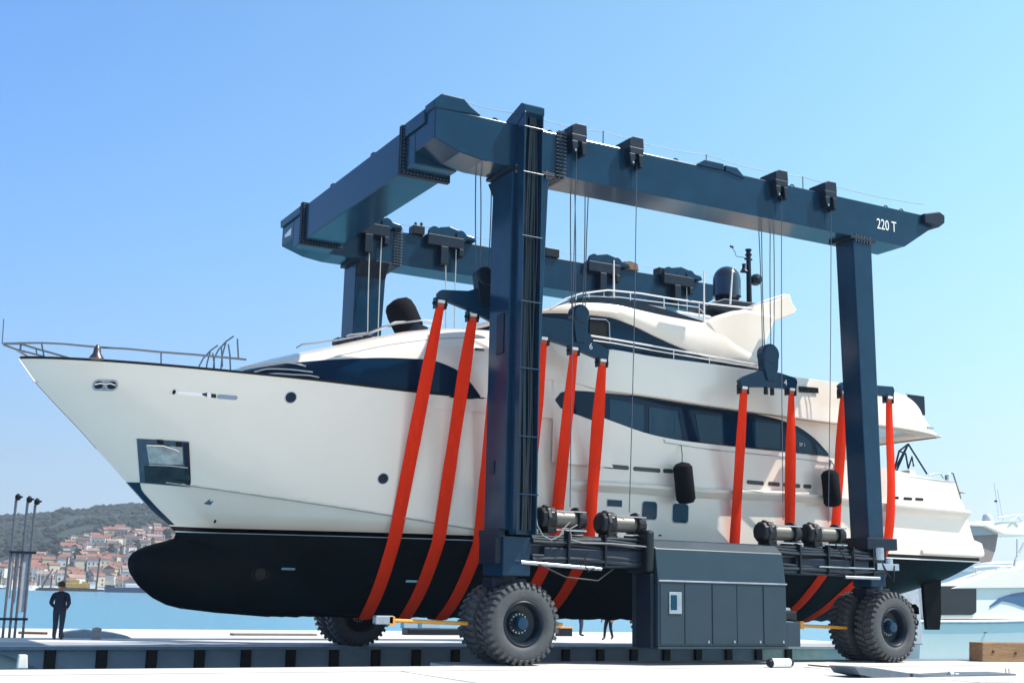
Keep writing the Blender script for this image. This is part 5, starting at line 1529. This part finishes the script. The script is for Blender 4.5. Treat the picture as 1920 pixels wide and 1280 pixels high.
m_ = MB(); m_.prism(P2([(1828, 1060), (1832, 1000), (1838, 986), (1885, 990), (1903, 1000), (1898, 1030), (1890, 1052)]), NYY+1.0, NYY+1.2); m_.build('cockpit_awning', mat('taupe_canvas', (0.26, 0.225, 0.22), 0.85, var=0.1), ny)
m_ = MB(); m_.prism(P2([(1822, 985), (1868, 985), (1903, 1000), (1838, 1003), (1826, 1000)]), NYY+0.9, NYY+1.3); m_.build('awning_valance', mat('grey_canvas', (0.36, 0.39, 0.43), 0.8), ny)
m_ = MB(); m_.prism(P2([(1820, 978), (1870, 975), (1960, 978), (1960, 1004), (1905, 1002), (1870, 986), (1822, 984)]), NYY+0.7, NYY+4.3); m_.build('hardtop', GEL, ny, bevel=0.05)
for pts, r in (([(1907, 1010), (1907, 1052)], 0.04), ([(1920, 1018), (1904, 1050), (1900, 1070)], 0.07), ([(1825, 1063), (1860, 1060), (1900, 1062)], 0.05), ([(1872, 970), (1890, 967), (1925, 964)], 0.03), ([(1897, 975), (1907, 990 - 22), (1915, 976)], 0.03), ([(1830, 1074), (1830, 1064)], 0.03), ([(1868, 1072), (1868, 1062)], 0.03), ([(1748, 1157), (1850, 1157)], 0.03)):
    m_ = MB(); m_.tube([onY(a, b, NYY+0.6) for a, b in pts], r, 6); m_.build('rail', mat('pale_rail', (0.6, 0.65, 0.7), 0.3, metal=0.3), ny)
v = onY(1852, 981, NYY+2)
m_ = MB(); m_.lathe([(0.12, -0.12), (0.20, 0.0), (0.26, 0.06), (0.26, 0.25), (0.20, 0.42), (0.08, 0.50)], (v.x-0.0, NYY+2, v.z), (0, 0, 1), 20); m_.build('radar_dome', mat('pale_dome', (0.50, 0.57, 0.62), 0.4), ny, smooth=True)
for a, b_ in (((1873, 972), (1864, 905)), ((1881, 975), (1870, 918))):
    m_ = MB(); m_.cyl(onY(*a, NYY+2), onY(*b_, NYY+2), 0.022, n=6); m_.build('antenna', mat('pale_rail', (0.6, 0.65, 0.7)), ny)
m_ = MB(); v = onY(1867, 939, NYY+2); m_.lathe([(0.02, -0.05), (0.08, -0.02), (0.08, 0.02), (0.02, 0.05)], v, (0, 0, 1), 10); m_.build('anchor_light', BLACK, ny)
for px, py in ((1851, 1167), (1850, 1185)):
    v = onY(px, py, NYY-0.05); m_ = MB(); m_.box(v.x-0.06, v.x+0.06, NYY-0.07, NYY+0.2, v.z-0.03, v.z+0.03); m_.build('drain', SATIN, ny)
# white workshop container behind the rear wheel
v = onZ(1690, 1200)
q = onY(1648, 1098, 41.0); q2 = onY(1724, 1092, 41.0); b = MB(); b.hexa([(q.x, 41, 0.0), (q2.x+0.1, 41, 0.0), (q2.x+0.1, 42, 0.0), (q.x, 42, 0.0)], [(q.x+0.2, 41, q.z), (q2.x-0.1, 41, q2.z+0.03), (q2.x-0.1, 42, q2.z+0.03), (q.x+0.2, 42, q.z)]); o = b.build('storage_bin', mat('grey_plastic_bin', (0.50, 0.50, 0.54), 0.7, var=0.25, scale=3), bevel=0.06); tag(o, 'pale grey bulky bin on the pier behind the rear wheel and the rudder', 'storage bin')
# tender
t = empty('tender', (38.2, 37.5, SH0), 'small white and grey inflatable tender afloat in the slip beyond the rear wheels', 'dinghy')
for sy in (-0.55, 0.55):
    m_ = MB(); m_.tube([(36.0, 37.5+sy, -0.80), (38.6, 37.5+sy, -0.80), (39.4, 37.5+sy*0.7, -0.72), (39.9, 37.5+sy*0.1, -0.62)], 0.24, 14); m_.build('tube', mat('grey_hypalon', (0.42, 0.46, 0.52), 0.6), t, smooth=True)
m_ = MB(); m_.prism([(36.0, -1.35), (39.3, -1.35), (39.8, -0.75), (36.0, -0.85)], 37.0, 38.0); m_.build('tender_hull', GEL, t, bevel=0.04)
m_ = MB(); m_.prism([(37.2, -0.9), (37.3, -0.15), (37.7, -0.10), (37.9, -0.9)], 37.25, 37.75); m_.build('console', WHITEP, t, bevel=0.05)

# =================================================================== FAR SHORE
def azel(px, py):
    d = ray(px, py); return math.atan2(d.x, d.y), d.z/math.hypot(d.x, d.y)
def pos(px, r): az, _ = azel(px, 1090); return r*math.sin(az), r*math.cos(az)
TOPY = [(-700, 1010), (-300, 985), (0, 972), (60, 968), (85, 967), (110, 959), (150, 956), (200, 953), (240, 951), (300, 950), (380, 955), (500, 985), (700, 1060), (900, 1095)]
TWN1 = [(-700, 1088), (0, 1066), (80, 1058), (140, 1052), (200, 1050), (300, 1052), (420, 1070), (700, 1100)]
TWN2 = [(-700, 1070), (0, 1040), (60, 1036), (100, 1024), (150, 1012), (200, 1004), (250, 1000), (300, 1002), (360, 1015), (450, 1040), (700, 1095)]
def zat(px, py, r): return CAM.z + r*azel(px, py)[1]
def hterr(px, r):
    tab = [(880, SH0-3), (900, SH0+0.2), (915, 1.5), (1000, zat(px, interp(TWN1, px), 1000)), (1130, zat(px, interp(TWN2, px), 1130)), (1330, 0.45*zat(px, interp(TWN2, px), 1130)+0.55*zat(px, interp(TOPY, px), 1600)), (1600, zat(px, interp(TOPY, px), 1600)), (2100, -10)]
    return smooth_interp(tab, r)
from mathutils import noise
m_ = MB(); rows = []
for i in range(141):
    px = -700 + 1700*i/140; row = []
    for j in range(70):
        r = 880 + (2100-880)*(j/69)**1.25
        x, y = pos(px, r); z = hterr(px, r)
        if r > 1150: z += 5.0*noise.fractal(Vector((x/90, y/90, 0)), 0.9, 2.1, 4) * min(1, (r-1150)/200)
        row.append((x, y, z))
    rows.append(row)
m_.grid(rows)
hillm = mat('hillside_scrub_ground', (0.030, 0.045, 0.034), 0.95, var=0.6, scale=0.02, var2=(0.010, 0.020, 0.022))
structure(m_.build('hill', hillm, smooth=True))
# scrub and wood on the hill
rr = random.Random(11)
m_ = MB()
ICO = [(0, 0, 1), (0.894, 0, 0.447), (0.276, 0.851, 0.447), (-0.724, 0.526, 0.447), (-0.724, -0.526, 0.447), (0.276, -0.851, 0.447), (0.724, 0.526, -0.2), (-0.276, 0.851, -0.2), (-0.894, 0, -0.2), (-0.276, -0.851, -0.2), (0.724, -0.526, -0.2)]
ICF = [(0,1,2), (0,2,3), (0,3,4), (0,4,5), (0,5,1), (1,6,2), (2,7,3), (3,8,4), (4,9,5), (5,10,1), (6,7,2), (7,8,3), (8,9,4), (9,10,5), (10,6,1)]
for k in range(5200):
    px = rr.uniform(-250, 520); r = 1100 + 520*rr.random()
    x, y = pos(px, r); z = hterr(px, r)
    if noise.noise(Vector((x/60, y/60, 3))) < -0.18: continue
    s = rr.uniform(1.6, 4.4)
    m_.cur = rr.choice((0, 0, 1, 2))
    m_.add([(x+a*s*rr.uniform(0.7, 1.3), y+b*s*rr.uniform(0.7, 1.3), z+c*s*rr.uniform(0.6, 1.2)+s*0.2) for a, b, c in ICO], ICF)
LEAF = [mat('scrub_dark', (0.008, 0.018, 0.016), 0.95), mat('scrub_mid', (0.022, 0.034, 0.024), 0.95), mat('scrub_blue', (0.014, 0.024, 0.024), 0.95)]
tag(m_.build('scrub_wood', LEAF, recalc=False), kind='stuff')
# houses
WALLS = [('white', (0.80, 0.78, 0.74)), ('cream', (0.62, 0.54, 0.44)), ('pink', (0.58, 0.42, 0.38)), ('stone grey', (0.36, 0.33, 0.32)), ('pale ochre', (0.55, 0.42, 0.30))]
ROOFS = [('terracotta', (0.27, 0.125, 0.095)), ('faded pink', (0.34, 0.22, 0.18)), ('brown', (0.14, 0.085, 0.08))]
WIN = mat('far_window', (0.03, 0.035, 0.05), 0.3)
cache = {}
def house_mesh(wi, ri, w_, d_, h_, flat, big):
    key = (wi, ri, w_, d_, h_, flat)
    if key in cache: return cache[key]
    m_ = MB(); m_.box(-w_/2, w_/2, -d_/2, d_/2, -6, h_)
    wo = m_.build('wall', mat('far_wall_'+WALLS[wi][0].replace(' ', '_'), WALLS[wi][1], 0.9, var=0.12, scale=0.2))
    m_ = MB(); e = 0.35
    if flat: m_.box(-w_/2-e, w_/2+e, -d_/2-e, d_/2+e, h_, h_+0.5)
    else:
        rh = min(w_, d_)*0.30
        m_.add([(-w_/2-e, -d_/2-e, h_), (w_/2+e, -d_/2-e, h_), (w_/2+e, d_/2+e, h_), (-w_/2-e, d_/2+e, h_), (-w_/2-e, 0, h_+rh), (w_/2+e, 0, h_+rh)], [(0,1,5,4), (3,4,5,2), (0,4,3), (1,2,5), (0,3,2,1)])
        if big: m_.box(w_*0.2, w_*0.2+0.8, -0.4, 0.4, h_, h_+rh+0.9)
    ro = m_.build('roof', mat('far_roof_'+ROOFS[ri][0].replace(' ', '_'), ROOFS[ri][1], 0.9, var=0.35, scale=0.4))
    nf = max(1, int(h_/2.8)); nw = max(2, int(w_/2.8)); wins = []
    for f_ in range(nf):
        for q in range(nw):
            xx = -w_/2 + w_*(q+0.5)/nw; zz = 1.0 + f_*2.8
            m_ = MB(); m_.box(xx-0.5, xx+0.5, -d_/2-0.06, -d_/2+0.02, zz, zz+1.35); wins.append(m_.build('window', WIN))
    cache[key] = (wo, ro, wins); 
    meshes = (wo.data, ro.data, [q.data for q in wins])
    for q in [wo, ro]+wins: bpy.data.objects.remove(q)
    cache[key] = meshes
    return meshes
occ = []
rr = random.Random(21)
cnt = 0
LAND = []
for k in range(9000):
    if cnt >= 235: break
    px = rr.uniform(-60, 400) if cnt < 200 else rr.uniform(-330, 500); r = 905 + 265*rr.random()
    up = interp([(-400, 0.35), (0, 0.42), (60, 0.5), (110, 0.75), (160, 1.0), (300, 1.05), (500, 0.6)], px)
    if (r-905)/240 > up: continue
    w_ = rr.choice((6.5, 7.5, 9, 11)); d_ = rr.choice((6, 7, 8.5)); h_ = rr.choice((3.8, 5.5, 5.5, 7.2))
    x, y = pos(px, r)
    if any(abs(x-a) < (w_+c)/2*0.95 and abs(y-b) < 8 for a, b, c in occ): continue
    occ.append((x, y, w_)); z = hterr(px, r)
    wi = rr.choice((0, 0, 0, 1, 1, 2, 3, 4)); ri = rr.choice((0, 0, 1, 2)); flat = rr.random() < 0.12
    me = house_mesh(wi, ri, w_, d_, h_, flat, w_ > 8)
    zone = 'waterfront' if r < 960 else ('middle of the town' if r < 1060 else 'top of the town')
    size = 'tall' if h_ > 7 else ('low' if h_ < 4 else ('wide' if w_ > 9.5 else 'small'))
    sidez = 'left of the pole frame' if px < 60 else ('behind the barge' if px < 180 else ('near the bulbous bow' if px < 280 else 'hidden behind the bow'))
    root = bpy.data.objects.new('house', None); col.objects.link(root); root.location = (x, y, z-0.3)
    az = math.atan2(x, y); root.rotation_euler = (0, 0, -az + R_(rr.uniform(-28, 28)) + (R_(90) if rr.random() < 0.25 else 0))
    tag(root, '%s %s house, %s%s roof, %s, %s' % (size, WALLS[wi][0], 'flat ' if flat else '', ROOFS[ri][0], {'waterfront': 'on the waterfront', 'middle of the town': 'mid town', 'top of the town': 'high in town'}[zone], sidez), 'house', 'houses of the town across the water'); LAND.append((px, root))
    for nm, dd in (('wall', me[0]), ('roof', me[1])):
        o = bpy.data.objects.new(nm, dd); col.objects.link(o); o.parent = root
    wallo = root.children[0] if root.children else None
    for dd in me[2]:
        o = bpy.data.objects.new('window', dd); col.objects.link(o); o.parent = root
    cnt += 1
from collections import defaultdict
dd_ = defaultdict(list)
for px, o in LAND: dd_[o['label']].append((px, o))
for lab, L_ in dd_.items():
    if len(L_) > 1:
        L_.sort(key=lambda t: t[0])
        for i, (px, o) in enumerate(L_):
            o['label'] = lab + (', left one' if i == 0 else (', right one' if i == len(L_)-1 else ', %s from left' % ORD[i]))
# town trees
rr = random.Random(31)
def tree_proto(seed):
    r2 = random.Random(seed); m_ = MB()
    for k in range(26):
        a = r2.uniform(0, 6.28); q = r2.uniform(0, 2.2); zz = r2.uniform(2.2, 6.6); s = r2.uniform(0.7, 1.4)*(1.2-abs(zz-4.2)/5)
        m_.cur = r2.choice((0, 1, 2))
        m_.add([(q*math.cos(a)+u*s*r2.uniform(0.6, 1.4), q*math.sin(a)+v*s*r2.uniform(0.6, 1.4), zz+w2*s) for u, v, w2 in ICO], ICF)
    return m_.build('crown', LEAF, recalc=False)
protos = []
for s in (1, 2, 3):
    c = tree_proto(s); m_ = MB(); m_.cyl((0, 0, -2), (0, 0, 3.6), 0.25, 0.14, n=6); tr_ = m_.build('trunk', mat('bark', (0.06, 0.045, 0.035), 0.9)); protos.append((c.data, tr_.data)); bpy.data.objects.remove(c); bpy.data.objects.remove(tr_)
for k in range(70):
    px = rr.uniform(-100, 420); r = rr.uniform(908, 1150); x, y = pos(px, r)
    if any(abs(x-a) < c/2+1.5 and abs(y-b) < 6 for a, b, c in occ): continue
    root = bpy.data.objects.new('tree', None); col.objects.link(root); root.location = (x, y, hterr(px, r)-0.2)
    s = rr.uniform(0.8, 1.5); root.scale = (s, s, s*rr.uniform(0.9, 1.3)); root.rotation_euler = (0, 0, rr.uniform(0, 6))
    tag(root, 'dark green bushy tree growing between the houses of the far town', 'tree', 'trees in the far town')
    p = rr.choice(protos)
    for nm, dd in (('crown', p[0]), ('trunk', p[1])):
        o = bpy.data.objects.new(nm, dd); col.objects.link(o); o.parent = root
# quay of the town
m_ = MB(); rows = []
for i in range(60):
    px = -700+1700*i/59; x, y = pos(px, 898); x2, y2 = pos(px, 915); rows.append([(x, y, SH0-1), (x, y, 0.2), (x2, y2, 1.2)])
m_.grid(rows); structure(m_.build('town_waterfront', CONC2))
# barge with yellow crane and spud poles
bx, by = pos(130, 850); az = azel(130, 1090)[0]
t = empty('work_barge', (0, 0, 0), 'long dark work barge with a yellow excavator and two tall poles, off the town', 'barge')
def bp_(px): return (px-130)/FPX*850*1.05
parts = []
m_ = MB(); m_.prism([(bp_(83), 1.2), (bp_(86), -1.8+0.6), (bp_(174), -1.2), (bp_(175), 1.2)], -6, 6); m_.build('barge_hull', mat('rusty_black', (0.030, 0.022, 0.022), 0.8, var=0.4, scale=0.4), t, local=True)
m_ = MB(); m_.box(bp_(124), bp_(163), -3, 3, 1.2, 4.4); m_.box(bp_(128), bp_(146), -2.5, 2.5, 4.4, 6.6); m_.box(bp_(150), bp_(158), -2, 2, 4.4, 5.6); m_.build('excavator', mat('machine_yellow', (0.50, 0.30, 0.06), 0.6, var=0.35, scale=0.6), t, local=True, bevel=0.3)
for px in (122, 173):
    m_ = MB(); m_.cyl((bp_(px), 0, -1), (bp_(px+2), 0, 20.5), 0.62, n=8); m_.build('spud_pole', mat('rusty_brown', (0.09, 0.05, 0.045), 0.8), t, local=True)
m_ = MB(); m_.box(bp_(118), bp_(126), -2, 2, 1.2, 6); m_.build('deck_cabin', mat('rusty_brown', (0.09, 0.05, 0.045)), t, local=True)
m_ = MB(); m_.cyl((bp_(88), 0, 1.2), (bp_(97), 0, 9), 0.6, n=6); m_.cyl((bp_(97), 0, 9), (bp_(103), 0, 13), 0.4, n=6); m_.cyl((bp_(102), 0, 1.2), (bp_(102), 0, 9), 0.5, n=6); m_.build('crane_boom', mat('rusty_brown', (0.09, 0.05, 0.045)), t, local=True)
t.location = (bx, by, SH0+0.6); t.rotation_euler = (0, 0, -az)
# moored boats along the town
rr = random.Random(41)
def boat(px, r, L, colr, mast, label, name, grp, cat):
    x, y = pos(px, r); t = empty(name, (0, 0, 0), label, cat, grp)
    m_ = MB(); m_.hexa([(-L*0.42, -1.2, -0.3), (L*0.36, -1.0, -0.3), (L*0.36, 1.0, -0.3), (-L*0.42, 1.2, -0.3)], [(-L/2, -1.6, 1.2), (L/2, -0.2, 1.6), (L/2, 0.2, 1.6), (-L/2, 1.6, 1.2)])
    m_.build('hull', mat('boat_hull_'+colr[0], colr[1], 0.4), t, local=True)
    m_ = MB(); m_.hexa([(-L*0.3, -1, 1.2), (L*0.15, -0.9, 1.2), (L*0.15, 0.9, 1.2), (-L*0.3, 1, 1.2)], [(-L*0.25, -0.8, 2.4), (L*0.05, -0.7, 2.3), (L*0.05, 0.7, 2.3), (-L*0.25, 0.8, 2.4)]); m_.build('cabin', WHITEP, t, local=True)
    if mast:
        m_ = MB(); m_.cyl((0, 0, 1), (0, 0, mast), 0.14, 0.09, n=6); m_.cyl((-L*0.35, 0, 2.6), (0, 0, 2.8), 0.18, n=6); m_.build('mast', WHITEP, t, local=True)
    az = azel(px, 1090)[0]; t.location = (x, y, SH0); t.rotation_euler = (0, 0, -az + R_(rr.uniform(-20, 20)))
for k in range(18):
    px = -40 + k*9 + rr.uniform(-3, 3)
    if 118 < px < 126: px += 6
    _c = rr.choice((('white', (0.75, 0.76, 0.78)), ('white', (0.75, 0.76, 0.78)), ('navy', (0.03, 0.05, 0.12))))
    boat(px, rr.uniform(868, 892), rr.uniform(9, 13), _c, rr.uniform(11, 16), 'small %s sailing boat with bare mast off the far town, %s from left' % (_c[0], ORD[k]), 'sailing_boat', 'sailing boats moored off the town', 'sailboat')
for k in range(9):
    px = 178 + k*17 + rr.uniform(-3, 3); dark = k in (1, 3, 4)
    boat(px, rr.uniform(855, 885), rr.uniform(10, 15), ('navy', (0.03, 0.05, 0.12)) if dark else ('white', (0.75, 0.76, 0.78)), rr.uniform(9, 13) if k % 3 == 0 else 0, ('dark blue' if dark else 'white')+(' masted' if k % 3 == 0 else ' motor')+' boat, %s one to the right of the work barge' % ORD[k], 'moored_boat', 'boats moored right of the barge', 'boat')
a_ = pos(255, 800); t = empty('cargo_vessel', (0, 0, 0), 'long low dark blue vessel off the far shore beside the bulbous bow', 'ship')
m_ = MB(); m_.hexa([(-17, -3, -0.5), (16, -3, -0.5), (16, 3, -0.5), (-17, 3, -0.5)], [(-18, -3.4, 2.8), (18, -3.4, 3.2), (18, 3.4, 3.2), (-18, 3.4, 2.8)]); m_.build('hull', mat('boat_hull_navy', (0.03, 0.05, 0.12)), t, local=True)
m_ = MB(); m_.box(-6, 2, -2, 2, 2.8, 5.2); m_.build('wheelhouse', WHITEP, t, local=True, bevel=0.2)
m_ = MB(); m_.box(-17, -14, -2, 2, 2.8, 4.2); m_.build('deck_box', STEELD, t, local=True)
t.location = (a_[0], a_[1], SH0); t.rotation_euler = (0, 0, -azel(255, 1090)[0])

# thin sea air that fades the far shore
b = MB(); b.box(-900, 1500, -70, 2300, SH0-2.5, 190)
hz_ = b.build('haze', None); hz_.data.materials.clear()
hm2 = bpy.data.materials.new('sea_air'); hm2.use_nodes = True; hn = hm2.node_tree; hn.nodes.clear()
ho = hn.nodes.new('ShaderNodeOutputMaterial'); pv = hn.nodes.new('ShaderNodeVolumePrincipled'); pv.inputs['Color'].default_value = (0.78, 0.88, 1.0, 1); pv.inputs['Density'].default_value = 0.00019; pv.inputs['Anisotropy'].default_value = 0.2
hn.links.new(pv.outputs[0], ho.inputs['Volume']); hz_.data.materials.append(hm2); tag(hz_, kind='stuff')
